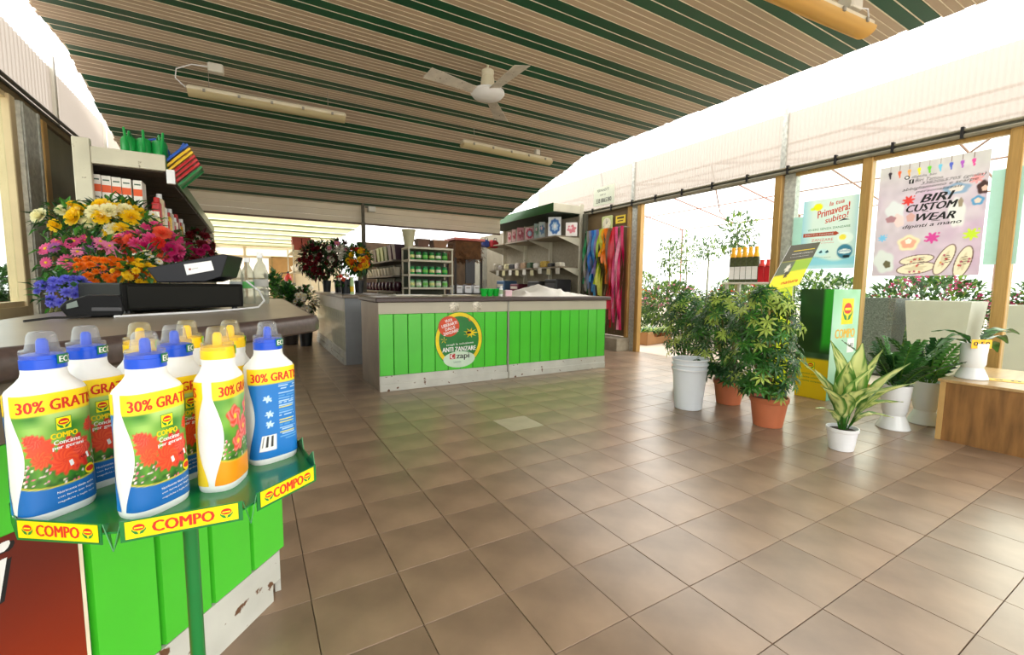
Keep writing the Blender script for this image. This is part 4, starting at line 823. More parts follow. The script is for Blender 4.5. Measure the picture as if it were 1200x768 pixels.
# outdoor shelf of bottles
v0 = at(852,331,0,7.0); v1 = at(908,331,0,7.0)
t = thing('display_table','grey display table outside the doorway, carrying yellow and red bottles','table',(7.0,v1.y,-.03)); Ly = v0.y-v1.y; zt = (v0.z+v1.z)/2+.03
g = MB(); g.rbox(-.05,-.1,zt-.03,.4,Ly+.05,zt,.005); g.build('table_top', WHITEW, t)
for x,y in ((0,-.05),(.35,-.05),(0,Ly),(.35,Ly)): g = MB(); g.box(x-.02,y-.02,0,x+.02,y+.02,zt-.03); g.build('leg', GALV, t)
for k in range(4):
    q = thing('tub','grey tub under the outdoor bottle table, '+ordn(3-k,4),'tub',(6.85,v1.y+.08+.24*k,.52),0,'grey tubs under the outdoor table'); g = MB(); g.lathe([(0,0),(.07,0),(.10,.34),(.095,.34),(.06,.02),(0,.02)],18,cap=False); g.build('tub_body', M('grey_green_tub','7f8f88',.5), q, True)
g = MB(); g.rbox(-.35,-.1,.5,.0,Ly+.05,.545,.005); g.build('lower_shelf', WHITEW, t)
for x,y in ((-.32,-.05),(-.32,Ly)): g = MB(); g.box(x-.02,y-.02,0,x+.02,y+.02,.5); g.build('leg', GALV, t)
for k in range(8):
    y = v1.y+Ly*(7.5-k)/8; red = k > 4
    q = thing('bottle', ('red bottle on the outdoor table, '+ordn(k-5,3)+' of three' if red else 'yellow-topped dark bottle on the outdoor table, '+ordn(k,5)+' of five'), 'bottle', (7.06,y,zt-.03), 0, 'red outdoor bottles' if red else 'yellow-topped outdoor bottles')
    h = .36 if red else .58; r_ = .052
    g = MB(); g.rbox(-.03,-r_,0,.03,r_,h*.72,.012); g.build('bottle_body', M('bottle_red','c81e28',.35) if red else M('bottle_dark_label','4a5230',.4,var=.4,scale=20), q)
    g = MB(); g.lathe([(.045,h*.72),(.04,h*.8),(.03,h*.84),(.03,h),(0,h)],12,cap=False); g.build('bottle_cap', M('bottle_red_cap','e03a30',.4) if red else M('bottle_yellow_cap','f2b414',.4), q, True)
    if not red: g = MB(); g.box(-.033,-r_+.006,.05,-.031,r_-.006,.26); g.build('bottle_label', WINK, q)
# greenhouse frame outside
t = thing('greenhouse_frame','thin rusty greenhouse roof bars outside beyond the doorway and windows','frame',(6.4,0,0)); RB = M('rusty_pinkish_bar','a88478',.6,.2)
for k in range(9):
    y = -1+1.9*k; g = MB(); g.tube([(.1,y,3.2),(3.2,y,3.75),(6.5,y,3.2)],.02,6); g.build('rafter', RB, t)
    if k % 2 == 0: g = MB(); g.tube([(6.5,y,0),(6.5,y,3.2)],.03,6); g.build('upright', RB, t)
for x, z in ((.1,3.2),(1.6,3.5),(3.2,3.75),(4.9,3.5),(6.5,3.2)): g = MB(); g.tube([(x,-1.2,z),(x,14.4,z)],.016,6); g.build('purlin', RB, t)
for k in range(4): g = MB(); g.tube([(.2,1+3.8*k,3.2),(3.2,2.9+3.8*k,3.0),(6.4,4.8+3.8*k,3.2)],.014,6); g.build('brace', RB, t)
# left: potted plants outside the left window
vL = at(11,357,0,-2.15); zb = vL.z-.11
for k, y in enumerate((vL.y-.3,vL.y-.85,vL.y-1.4)):
    q = thing('potted_plant', ('potted green plant outside the left window, nearest the cream jamb','potted green plant outside the left window, second from the jamb','potted green plant outside the left window, third from the jamb')[k], 'plant', (-2.15,y+.3,zb)); pot(q,.13,.17,.16,TERRA); mb = leafcloud(rg,(0,0,.3),(.25,.22,.18),350,.08,3,.4,.2,.45); o = mb.build('foliage', LG, q); o['kind'] = 'stuff'
t = thing('outdoor_bench','long cream bench outside the left window under the potted plants','bench',(-2.25,vL.y-2.4,0)); g = MB(); g.box(-.35,0,zb-.06,.35,3,zb-.002); g.build('bench_top', CP, t)
for x,y in ((-.3,.1),(.3,.1),(-.3,2.9),(.3,2.9)): g = MB(); g.box(x-.03,y-.03,-.03,x+.03,y+.03,zb-.06); g.build('leg', CP, t)
# ================================================================ flower heads (shared meshes)
rg = random.Random(21)
def petals(mb, n, r0, r1, z0, z1, w, mi=0, ph=0., curl=0.):
    for i in range(n):
        a = 2*PI*i/n+ph; d = Vector((math.cos(a),math.sin(a),0)); s = Vector((-d.y,d.x,0)); p0 = d*r0+Vector((0,0,z0)); p1 = d*((r0+r1)*.55)+Vector((0,0,(z0+z1)*.5+curl)); p2 = d*r1+Vector((0,0,z1))
        mb.add([p0-s*w*.25,p0+s*w*.25,p1+s*w*.5,p2+s*w*.3,p2-s*w*.3,p1-s*w*.5],[(0,1,2,5),(5,2,3,4)],mi)
HEAD = {}
def head_mesh(kind, col, col2='yellow'):
    k = kind+col
    if k in HEAD: return HEAD[k]
    mb = MB()
    if kind == 'rose':
        for j,(n,r1,z1,w) in enumerate(((8,1.,.1,.75),(7,.82,.35,.62),(6,.6,.5,.5),(5,.4,.55,.4),(4,.2,.56,.3))): petals(mb,n,.08,r1,-.1,z1,w,0,j*.5,.02)
    elif kind == 'daisy': petals(mb,13,.15,1.,0,.06,.34,0,0,.08); petals(mb,11,.12,.8,.06,.16,.3,0,.2,.05); mb.lathe([(.24,.1),(.2,.2),(0,.24)],8,mi=1,cap=False)
    else:
        for j,(n,r1,z1) in enumerate(((10,1.,.1),(9,.8,.38),(7,.55,.6),(5,.3,.7))): petals(mb,n,.05,r1,0,z1,.42,0,j*.4,.05)
    me = mb.build('flower', [FL[col], FL[col2]]); HEAD[k] = me.data; bpy.data.objects.remove(me); return HEAD[k]
CAMV = Vector((0,0,H))
def flower_bunch(label, c, rad, heads, leafn, base, vessel=None, cat='flowers', name='flower_bunch', face=.8, leafs=None, lsize=.07):
    """heads: list of (kind, colour, count, size). c is the centre of the blossoms, base the foot of the stems"""
    t = thing(name, label, cat, tuple(base)); rel = Vector(c)-Vector(base); tc = (CAMV-Vector(c)).normalized()
    mb = leafcloud(rg, tuple(rel-tc*rad[1]*.35), (rad[0]*1.05,rad[1],rad[2]*1.1), leafn, lsize, 3, .3, .3, .4)
    o = mb.build('foliage', leafs or LG, t); o['kind'] = 'stuff'
    g = MB()
    for k in range(9): 
        e_ = rel+Vector((rg.uniform(-.5,.5)*rad[0],rg.uniform(-.5,.5)*rad[1],-rad[2]*.3)); g.tube([(rg.uniform(-.02,.02),rg.uniform(-.02,.02),.02),tuple(e_)],.004,5)
    g.build('stems', STEM, t)
    for kind, col, n, sz in heads:
        me = head_mesh(kind, col)
        for _ in range(n):
            for tr in range(30):
                d = rdir(rg)
                if d.dot(tc)*face+d.z*.5 > -.05: break
            q = rg.uniform(.72,1.02); p = rel+Vector((d.x*rad[0]*q,d.y*rad[1]*q,d.z*rad[2]*q)); o = bpy.data.objects.new('flower', me); COL.objects.link(o); o.parent = t; o.location = p
            nv = (d+tc*face+Vector((0,0,.35))).normalized(); o.rotation_euler = nv.to_track_quat('Z','Y').to_euler(); o.scale = (sz*rg.uniform(.8,1.15),)*3
    if vessel:
        r_, h_, m_ = vessel; g = MB(); g.lathe([(0,0),(r_*.8,0),(r_,h_),(r_*.93,h_),(r_*.75,.02),(0,.02)],20,cap=False); g.build('flower_bucket', m_, t, True)
    return t
BK = M('dark_bucket','22262a',.4)
t = thing('flower_table','low cream table behind the cash counter, carrying the flower bunches','table',(-1.5,2.6,0)); g = MB(); g.rbox(0,0,.64,.7,1.75,.68,.005); g.build('table_top', CREAM, t)
for x,y in ((.04,.04),(.66,.04),(.04,1.71),(.66,1.71)): g = MB(); g.box(x-.02,y-.02,0,x+.02,y+.02,.64); g.build('leg', STEEL, t)
def fb(px, py, Y_, rad, heads, leafn, label, zb=.68, v=(.07,.2), **k):
    c = at(px,py,1,Y_); bx = min(c.x,-.9) if zb < 1 else max(c.x,-.66); return flower_bunch(label, c, rad, heads, leafn, (bx,c.y+.05,zb+.003), (v[0],v[1],BK), **k)
fb(95,262,3.9,(.2,.12,.11),[('rose','cream',14,.05),('rose','yellow',7,.045),('daisy','cream',4,.035)],300,'bunch of cream and yellow roses at the left, highest by the dark panel')
fb(140,262,3.75,(.22,.12,.13),[('rose','yellow',13,.05),('rose','cream',11,.045),('daisy','white',6,.03)],380,'bunch of yellow roses with white daisies under the orange and white boxes')
fb(102,304,3.2,(.18,.10,.12),[('daisy','pink',22,.034),('daisy','lightpink',18,.034),('daisy','lilac',4,.03)],260,'bunch of pink daisies between the cream roses and the orange blossoms')
fb(128,320,2.95,(.17,.08,.09),[('mum','orange',70,.02)],120,'dense bunch of small orange blossoms behind the black cash box')
fb(158,322,2.9,(.09,.06,.075),[('mum','yellow',34,.017)],60,'small bunch of yellow blossoms right of the orange ones',1.07,(.04,.1))
fb(78,345,2.75,(.10,.06,.08),[('mum','blue',34,.022)],60,'small bunch of blue violet blossoms at the lower left of the flowers')
fb(178,290,3.3,(.15,.08,.12),[('mum','pink',16,.04),('rose','magenta',8,.042),('rose','coral',12,.042),('rose','red',3,.04)],200,'bunch of hot pink and coral blossoms next to the shelf edge',1.07,(.05,.12))
fb(172,318,3.05,(.08,.05,.11),[('daisy','white',16,.022),('daisy','cream',5,.02)],80,'thin spray of small white daisies behind the slanted black till',1.07,(.04,.1))
# ================================================================ things on the cash counter
dr = thing('cash_box','long black cash box lying on the cash counter','cash box',(-.46,2.335,1.072),R(33))
g = MB(); g.rbox(0,0,.012,.50,.38,.125,.006); g.build('drawer_case', M('black_textured','0e0e0c',.6,var=.2,scale=50,spec=.15), dr); g = MB(); g.rbox(.02,-.006,.02,.48,.0,.115,.004); g.build('drawer_front', M('black_satin','14140f',.5,spec=.15), dr)
for x,y in ((.03,.03),(.47,.03),(.03,.35),(.47,.35)): g = MB(); g.lathe([(.012,0),(.012,.014)],10,(x,y,0)); g.build('rubber_foot', BLACK, dr)
t = thing('till_display','black slanted till with a white sticker, standing on the black cash box','till',(0,0,0)); YD = 2.5
dz = at(184,332.7,1,YD).z-1.2005
P5 = [at(x,y,1,YD) for x,y in ((171,316),(261,299),(267,300.5),(259,326),(241,331.6),(184,332.7))]; P5 = [p-Vector((0,0,dz)) for p in P5]
P5 = [Vector((p.x,p.y,max(p.z,1.2005))) for p in P5]
g = MB(); v = [tuple(p) for p in P5]+[(p.x+.06,p.y+.2,p.z) for p in P5]; g.add(v,[(5,4,3,2,1,0),tuple(range(6,12))]+[(i,(i+1)%6,6+(i+1)%6,6+i) for i in range(6)]); g.build('till_body', M('navy_black_plastic','0b0e16',.35,var=.05,spec=.3), t, bevel=.004)
q = [at(x,y,1,YD-.004)-Vector((0,0,dz)) for x,y in ((219,324),(251,318),(247.5,307),(215.5,311.5))]; g = MB(); g.slab(q[0],q[1],q[2],q[3],.001); g.build('sticker', WINK, t)
xd = (q[1]-q[0]); yd = (q[3]-q[0]); pr = Print(); sf = lambda x,y,l: tuple(q[0]+xd*x+yd*y+Vector((0,-.001-l,0))); pr.rect(.12,.38,.2,.56,M('sticker_maroon','9a4a44',.5),1); pr.rect(.22,.43,.46,.5,M('sticker_grey','b8b8b4',.5),1); pr.build('sticker_lettering', sf, t, .0004)
t = thing('card_terminal','black handheld card terminal lying on the cash counter before the cash box','terminal',(0,0,0))
YT = 2.13; TBK = M('terminal_black','0b0b0d',.5,spec=.2); P6 = [at(x,y,1,YT) for x,y in ((69,362),(76,355),(101,348),(141,348),(146,367),(143,372),(80,375))]; dz = min(p.z for p in P6)-1.071
g = MB(); v = [(p.x,p.y,p.z-dz) for p in P6]+[(p.x-.02,p.y+.11,p.z-dz) for p in P6]; g.add(v,[tuple(range(6,-1,-1)),tuple(range(7,14))]+[(i,(i+1)%7,7+(i+1)%7,7+i) for i in range(7)]); g.build('terminal_body', TBK, t, bevel=.006)
q = [at(x,y,1,YT-.003)-Vector((0,0,dz)) for x,y in ((78,364),(92,361),(90,354),(78,358))]; g = MB(); g.slab(*q,.001); g.build('terminal_screen', M('screen_grey_green','6d7a72',.2), t)
q = [at(x,y,1,YT-.003)-Vector((0,0,dz)) for x,y in ((108,366),(143,366),(143,362),(108,362))]; g = MB(); g.slab(*q,.004); g.build('grip_bar', M('glossy_black','3a3a3c',.12), t)
g = MB(); g.tube([(-.62,1.95,1.076),(-.57,2.0,1.082),(-.53,2.07,1.078),(-.5,2.1,1.08)],.004,6); tag(g.build('cable', BLACK, None, True),'black cable lying on the cash counter at the far left edge','cable')
g = MB(); g.tube([(-.44,2.12,1.075),(-.35,2.2,1.075),(-.2,2.32,1.075),(-.07,2.45,1.078),(.02,2.6,1.08),(.05,2.7,1.11),(.03,2.76,1.16),(-.03,2.78,1.215)],.0045,6); tag(g.build('cable', WHITE, None, True),'white cable running along the foot of the black cash box','cable')
CLB = clearmat('clear_bottle','d8dcd6',milk=.3,rough=.1)
for i,(px,l,c_) in enumerate(((278,'clear ribbed bottle beside the till, left of three','9aa0a0'),(291,'clear ribbed bottle with a green label, middle of three by the till','4a9a4a'),(306,'clear ribbed bottle beside the till, right of three','a8a8a2'))):
    b__ = at(px,351-i*1.0,2,1.074); s_ = .9 if i < 2 else 1.; b__ = Vector((b__.x,min(b__.y,3.3),0)); v = at(px,340,1,3.25+.0*i)
    t = thing('clear_bottle', l, 'bottle', (v.x,3.25,1.072), 0, 'clear bottles by the till'); g = MB(); pr_ = [(0,0),(.04,0),(.043,.01),(.043,.09),(.039,.1),(.043,.11),(.043,.15),(.039,.16),(.043,.17),(.042,.2),(.03,.24),(.014,.27),(.014,.3)]; g.lathe([(r_*s_,z_*s_) for r_,z_ in pr_],20,cap=False); g.build('bottle_body', CLB, t, True)
    g = MB(); g.lathe([(.0435*s_,.11*s_),(.0435*s_,.155*s_)],20,cap=False); g.build('bottle_label', M('label_'+c_,c_,.5), t, True); g = MB(); g.lathe([(.017,.29*s_),(.017,.32*s_),(0,.32*s_)],14,cap=False); g.build('bottle_cap', WHITE, t, True)
# ================================================================ left shelving
t = thing('shelving_unit','tall cream shelving unit at the left with a green top edge','shelving',(-1.1,4.6,0)); W_, D_ = .53, 5.2; SHF_ = M('shelf_board','8f836c',.5)
g = MB(); g.box(-.02,0,0,.0,D_,2.25); g.build('back_panel', M('brown_back_panel','5f5244',.6,var=.1), t)
for k in range(5): g = MB(); g.rbox(-.02,k*1.3-.02,0,.08,k*1.3+.03,2.28,.004); g.build('upright', CREAM, t)
g = MB(); g.rbox(.08,-.015,2.10,W_,.012,2.225,.004); g.lathe([(0,0),(.006,0),(.006,.002)],8,(0,0,0)) if False else None; g.build('header_end', CREAM, t)
g = MB(); g.rbox(0,.012,2.2,W_-.016,D_,2.226,.002); g.build('top_board', SHF_ , t)
g = MB(); g.rbox(W_-.015,0,2.11,W_+.005,D_,2.225,.003); g.build('header_front', DGREEN, t)
SHF = M('shelf_board','8f836c',.5); 
for k in range(4):
    for z in (.15,.75,1.2,1.6): g = MB(); g.rbox(0,k*1.3+.035,z-.03,W_-.02 if z < 1.7 else W_,k*1.3+1.275,z,.003); g.build('shelf', SHF, t)
    for q in range(5): g = MB(); g.rbox(0,k*1.3+.035+.25*q,2.1-.006,W_-.02,k*1.3+.275+.25*q,2.12,.003); g.build('top_slat', M('dark_top_slat','4a4034',.6), t)
g = MB(); g.box(W_-.02,.035,1.565,W_-.012,D_-.1,1.61); g.build('shelf_edge', M('olive_shelf_edge','8a8a5a',.4), t)
g = MB(); g.rbox(.05,D_-.02,0,W_,D_,2.1,.004); g.build('far_end_panel', CREAM, t)
# boxes, packets on the shelf
for i in range(5):
    x0 = -1.045+.0605*i+(.008 if i == 4 else 0); b = thing('carton', ('white and orange carton on the upper shelf, '+('leftmost of five','second from the left of five','middle of five','fourth from the left of five','rightmost of five')[i]), 'box', (x0,4.66,1.602), 0, 'white and orange cartons'); h = .43-.004*i
    g = MB(); g.rbox(0,0,0,.056,.16,h,.002); g.build('carton_body', M('carton_white','ece8df',.5), b); pr = Print(); pr.rect(0,h*.70,.056,h*.83,M('carton_orange','e2581c',.5),1).rect(.006,h*.12,.050,h*.17,M('carton_orange','e2581c',.5),1)
    pr.rect(.008,h*.905,.048,h*.93,M('carton_ink_green','3c5a48',.5),1)
    for q in range(5): pr.rect(.012,h*(.35+.06*q),.044,h*(.38+.06*q),M('carton_grey','8a8680',.5),1)
    pr.build('carton_print', plane_fn((0,-.0006,0),(1,0,0),(0,0,1)), b, .0004)
cols = ['b01c1c','d9c8a0','e8e4d8','c23a1c','f0c020','b8b0a0','d23a5a','e8dcc8','8a1c24','4a7a3a','d8a020','c8c4b8']; nm = ['dark red','tan','white','rust red','yellow','grey','pink red','ivory','maroon','green','amber','pale grey']
for i in range(12):
    y = 4.72+.13*i; b = thing('packet', '%s packet on the left shelf edge, %s' % (nm[i], ('nearest the cartons' if i < 3 else 'midway along' if i < 8 else 'towards the far end')), 'packet', (-.66,y,1.602), 0, 'packets along the left upper shelf'); h = .16+.05*((i*7)%3)+(.1 if i < 2 else 0)
    g = MB(); g.rbox(-.03,-.04,0,.03,.04,h,.01); g.build('packet_body', M('packet_'+cols[i],cols[i],.4,var=.2,scale=30), b); g = MB(); g.lathe([(.022,h),(.02,h+.04),(0,h+.04)],10,cap=False); g.build('packet_cap', M('packet_cap_red','c01c1c',.4) if i%2 == 0 else WHITE, b)
    g = MB(); g.box(-.02,-.042,h*.25,.02,-.04,h*.7); g.build('packet_label', M('packet_label_cream','efe6cf',.5,var=.3,scale=60), b)
for i in range(6):
    y = 5.3+.16*i; b = thing('spray_bottle','small white bottle on the left middle shelf, '+('nearest the camera','second from the near end','third from the near end','third from the far end','second from the far end','at the far end')[i],'bottle',(-.62,y,1.203),0,'white bottles on the left middle shelf'); g = MB(); g.lathe([(0,0),(.035,0),(.035,.12),(.012,.17),(.012,.22),(0,.22)],12,cap=False); g.build('bottle_body', WHITE, b, True); g = MB(); g.lathe([(.036,.02),(.036,.1)],12,cap=False); g.build('bottle_label', M('label_greenish','9ab890',.5), b)
flower_bunch('bunch of dark red artificial flowers hanging over the left middle shelf', (-.50,6.0,1.55),(.14,.35,.22),[('mum','darkred',26,.045),('rose','magenta',7,.04),('daisy','lightpink',5,.035)],330,(-.66,6.4,1.203),None,leafs=[leafmat('plum_leaf','4a1a22',.4,.2),LG[2],LG[0],leafmat('plum_leaf','4a1a22',.4,.2)],face=.5)
flower_bunch('dark green plant with few white blossoms at the far end of the left shelf', (-.46,7.0,1.42),(.12,.3,.17),[('daisy','cream',7,.035)],260,(-.66,7.3,1.203),None,cat='plant',name='artificial_plant',face=.5)
# watering cans and nested trays on top
def can(label, c, rz, m, s=1.):
    t = thing('watering_can', label, 'watering can', c, rz, 'watering cans on the left shelving'); g = MB(); g.lathe([(0,0),(.05*s,0),(.053*s,.01),(.053*s,.11*s),(.044*s,.135*s),(.03*s,.14*s)],20,sy=1.5,cap=False); g.build('can_body', m, t, True)
    g = MB(); g.tube([(0,-.07*s,.03*s),(0,-.14*s,.12*s),(0,-.17*s,.17*s)],[.014*s,.009*s,.008*s],8); g.build('spout', m, t, True); g = MB(); g.tube([(0,.07*s,.05*s),(0,.12*s,.1*s),(0,.08*s,.17*s),(0,.0,.185*s),(0,-.03*s,.14*s)],.008*s,8); g.build('handle', m, t, True); return t
CG = M('can_green','1fa04a',.35); CBm = M('can_blue','1a55b8',.35)
for i,(px,l) in enumerate(((152,'green watering can on top of the left shelving, leftmost of three'),(169,'green watering can on top of the left shelving, middle of three'),(187,'green watering can on top of the left shelving, nearest the coloured trays'))):
    p = at(px,181,1,4.78); can(l,(p.x,4.80,2.229),R(8*i),CG,1.05)
p = at(184,175,1,5.2); can('blue watering can on top of the left shelving, behind the green ones',(p.x,5.15,2.229),R(70),CBm,1.35)
nd = Vector((.62,0,-.60)).normalized(); ad = Vector((.60,.0,.62)).normalized()
p0 = at(206,180,1,4.66)
for k,(c_,l) in enumerate((('blue','blue plastic tray, rearmost of the slanted nested stack on the left shelving'),('yellow','yellow plastic tray behind the other yellow one in the slanted nested stack'),('yellow','yellow plastic tray next to the red ones in the slanted nested stack'),('red','red plastic tray next to the yellow ones in the slanted nested stack'),('red','middle red plastic tray of the slanted nested stack'),('red','outermost red plastic tray of the slanted nested stack'),('green','green plastic tray hanging lowest at the front of the nested stack'))):
    t = thing('plastic_tray', l, 'tray', tuple(p0+nd*.030*k-ad*.010*k+Vector((0,.0,0))), 0, 'nested coloured trays'); m = M('tray_'+c_,{'blue':'1a5ac0','yellow':'f6c814','red':'c81a1e','green':'12823c'}[c_],.35)
    X = Matrix((( ad.x,0,nd.x,0),(0,1,0,0),(ad.z,0,nd.z,0),(0,0,0,1))); g = MB(); g.X = X; a_, w_ = .115, .16
    g.box(-a_,-w_*.1,-.001,a_,w_,.001); g.box(-a_-.004,-w_*.1-.004,-.004,-a_,w_,.012); g.box(a_,-w_*.1-.004,-.004,a_+.004,w_,.012); g.box(-a_-.004,-w_*.1-.006,-.004,a_+.004,-w_*.1,.012); g.box(-a_,w_,-.004,a_,w_+.004,.012); g.build('tray_body', m, t)
    g = MB(); g.X = X; g.tube([(-a_*.6,-w_*.1-.006,0),(-a_*.5,-w_*.1-.02,0),(a_*.5,-w_*.1-.02,0),(a_*.6,-w_*.1-.006,0)],.003,6); g.build('tray_handle', m, t)
t = thing('tray_bracket','small white bracket holding the slanted trays on the shelf edge','bracket',(-.56,4.57,2.03)); g = MB(); g.rbox(-.005,-.01,-.03,.05,.03,.08,.003); g.build('bracket_plate', WHITE, t); g = MB(); g.cyl((.02,.03,.03),(.02,.1,.03),.006); g.build('peg', STEEL, t)
# ================================================================ ribbons, clock, signs on the right board wall
t = thing('ribbon_rail','steel rail holding the ribbons on the brown board wall','rail',(6.0,6.1,2.32)); g = MB(); g.cyl((0,0,0),(0,1.15,0),.01); g.build('rod', STEEL, t)
for y in (.03,1.12): g = MB(); g.cyl((0,y,0),(.15,y,0),.007); g.build('wall_bracket', STEEL, t)
RC = [('0f8a4a','emerald green'),('9a948a','silver grey'),('7a8ab0','slate blue'),('1a6ac0','blue'),('4aa0d8','light blue'),('8a7ab8','lavender'),('a8c81a','lime green'),('d8d84a','yellow green'),('f4a60a','orange'),('f07a14','deep orange'),('8a6a4a','brown'),('d8202a','red'),('e0304a','crimson'),('e8508a','pink'),('f0a0b8','pale pink'),('c81a5a','magenta')]
for i,(c_,l) in enumerate(RC):
    y = 7.16-.068*i; zb = 1.0 if i < 6 else (.9 if i < 8 else (1.3 if i < 10 else .36)); zb += rg.uniform(-.1,.1); t = thing('ribbon', l+' ribbon hanging from the rail on the brown board wall', 'ribbon', (6.0,y,0), 0, 'hanging ribbons')
    for q in range(3):
        mb = MB(); v = []; n = 22; ph = rg.random()*6; wd = .05
        for k in range(n+1):
            f = k/n; z = 2.335+(zb+.2*q-2.335)*f; x = -.018-.05*q*f+.018*math.sin(f*9+ph); yy = .015*math.sin(f*7+ph*2)+.02*q; tw = math.sin(f*8+ph)*.9; dx, dy = math.sin(tw)*wd/2, math.cos(tw)*wd/2; v += [(x-dx,yy-dy,z),(x+dx,yy+dy,z)]
        mb.add(v,[(2*k,2*k+1,2*k+3,2*k+2) for k in range(n)]); mb.build('ribbon_strand', leafmat('ribbon_'+c_,c_,.3,.2,var=.12), t, True)
t = thing('wall_clock','cream wall clock with a green rim above the ribbons','clock',(6.13,6.73,2.45)); X = Matrix.Rotation(R(-90),4,'Y'); g = MB(); g.X = X; g.rbox(-.15,-.15,0,.15,.15,.03,.05); g.build('clock_case', M('clock_rim','c8d08a',.4), t); g = MB(); g.X = X; g.lathe([(0,.032),(.11,.032),(.115,.03)],28,cap=False); g.build('clock_face', M('clock_face_cream','efe8cc',.5), t)
pr = Print()
for k in range(12): a_ = 2*PI*k/12; pr.rect(.09*math.sin(a_)-.004,.09*math.cos(a_)-.004,.09*math.sin(a_)+.004,.09*math.cos(a_)+.004,INK,1)
pr.poly([(-.005,-.01),(.005,-.01),(.045,.05),(.038,.055)],INK,1).poly([(-.004,-.01),(.004,-.01),(.004,.085),(-.004,.085)],INK,1); pr.build('clock_hands', plane_fn((-.033,0,0),(0,-1,0),(0,0,1)), t)
t = thing('wall_sign','small yellow sign on the brown board right of the clock','sign',(6.14,6.38,2.42)); g = MB(); g.box(-.008,-.13,0,.0,.13,.15); g.build('sign_plate', M('sign_yellow','f0cf3a',.5), t); pr = Print(); pr.rect(.04,.09,.22,.12,INK,1).rect(.06,.04,.2,.055,INK,1); pr.build('lettering', plane_fn((-.0085,.13,0),(0,-1,0),(0,0,1)), t)
t = thing('hanging_sign','pale sign with dark lettering hung on the translucent panels','sign',(6.09,7.12,2.83)); g = MB(); g.box(-.006,-.60,0,.0,0,.36); g.build('sign_board', M('sign_pale_green','c9cdb4',.5,var=.05), t)
pr = Print(); pr.text('PERMANENTE',.28,.29,.34,.05,INK,1).text('INFO',.28,.2,.16,.035,INK,1).text('338 8865380',.3,.09,.44,.085,INK,1,0,.012); pr.build('lettering', plane_fn((-.0065,0,0),(0,-1,0),(0,0,1)), t)
g = MB(); g.tube([(0,-.05,1.1),(0,-.22,.55),(0,-.34,.0)],.006,5); o = g.build('cord', M('grey_cord','8a8a84',.5), t)
# ================================================================ right shelving
t = thing('shelving_unit','right cream shelving unit with a dark green header, full of boxes','shelving',(5.28,7.42,0)); D_ = 3.4; W_ = .8
g = MB(); g.box(W_-.02,0,0,W_,D_,2.9); g.build('back_panel', M('peg_panel','a89f88',.6,var=.12,scale=20), t)
for k in range(4): g = MB(); g.rbox(W_-.1,k*1.1-.02,0,W_-.01,k*1.1+.03,2.92,.004); g.build('upright', CREAM, t)
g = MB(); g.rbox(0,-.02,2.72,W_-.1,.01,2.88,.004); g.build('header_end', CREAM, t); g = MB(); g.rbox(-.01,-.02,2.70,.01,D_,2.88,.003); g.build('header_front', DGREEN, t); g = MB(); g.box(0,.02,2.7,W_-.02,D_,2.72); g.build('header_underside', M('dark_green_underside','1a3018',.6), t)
for z, w0 in ((2.25,.12),(1.62,.25),(1.05,.1),(.2,.0)):
    for k in range(3): g = MB(); g.rbox(w0,k*1.1+.04,z-.03,W_-.02,k*1.1+1.07,z,.003); g.build('shelf', SHF, t)
    for k in range(4): g = MB(); g.add([(W_-.1,k*1.1,z-.03),(W_-.1,k*1.1,z-.2),(w0+.05,k*1.1,z-.04),(w0+.05,k*1.1,z-.03),(W_-.1,k*1.1+.01,z-.03),(W_-.1,k*1.1+.01,z-.2),(w0+.05,k*1.1+.01,z-.04),(w0+.05,k*1.1+.01,z-.03)],[(0,1,2,3),(7,6,5,4),(0,4,5,1),(1,5,6,2),(2,6,7,3),(3,7,4,0)]); g.build('bracket', CREAM, t)
def artbox(label, x, y, z, w_, h_, c_, c2, kind):
    b = thing('gift_box', label, 'box', (x,y,z+.003), R(-38), 'printed boxes on the right upper shelf'); g = MB(); g.rbox(0,0,0,w_,.06,h_,.003); g.build('box_body', M('box_'+c_,c_,.5), b)
    A = Art(w_-.01,h_-.01,24,24,c_,5); cx, cy = w_/2, h_/2
    if kind == 'ring': A.blob(cx,cy,w_*.42,h_*.42,c2,0,.06,9); A.blob(cx,cy,w_*.26,h_*.24,'a8c8e0',0,.1,7); A.blob(cx,cy,w_*.12,h_*.12,'e8e8e8')
    else: A.blob(cx,cy,w_*.38,h_*.3,c2,0,.15,6); A.blob(cx*.8,cy*1.2,w_*.15,h_*.12,'f0d0d0',0,.2,5); A.mix(A.noise(.05)*.3,'ffffff')
    A.build('box_print', plane_fn((.005,-.001,.005),(1,0,0),(0,0,1)), b); return b
for (px,w_,h_,c_,c2,k_,l) in ((668,.24,.28,'ece4dc','d8707a','f','white box with a pink print, nearest the end of the right upper shelf'),(645,.27,.40,'e6ecee','2f6ab0','ring','tall white box with a blue ring print on the right upper shelf'),(634,.14,.34,'b8c8c4','3a6a9a','f','narrow blue grey box left of the blue ring box'),(628.5,.12,.33,'9ab0a8','5a8a6a','f','narrow grey green box, second left of the blue ring box'),(618,.2,.28,'e8b8bc','c8405a','ring','pink box with a red ring print on the right upper shelf'),(608.5,.17,.32,'c87a80','a82a3a','f','deep pink box left of the red ring box'),(602.5,.1,.3,'d8b0a8','b8404a','f','slim salmon box, the farthest but one on the right upper shelf'),(597.5,.09,.26,'d0a8a0','a83a44','f','slim dull pink box, farthest on the right upper shelf')):
    if px > 655: p = at(px,270,1,7.5); artbox(l,p.x-.1,7.52,2.25,w_,h_,c_,c2,k_)
    else: p = at(px,270,0,5.48); artbox(l,5.42,p.y,2.25,w_,h_,c_,c2,k_)
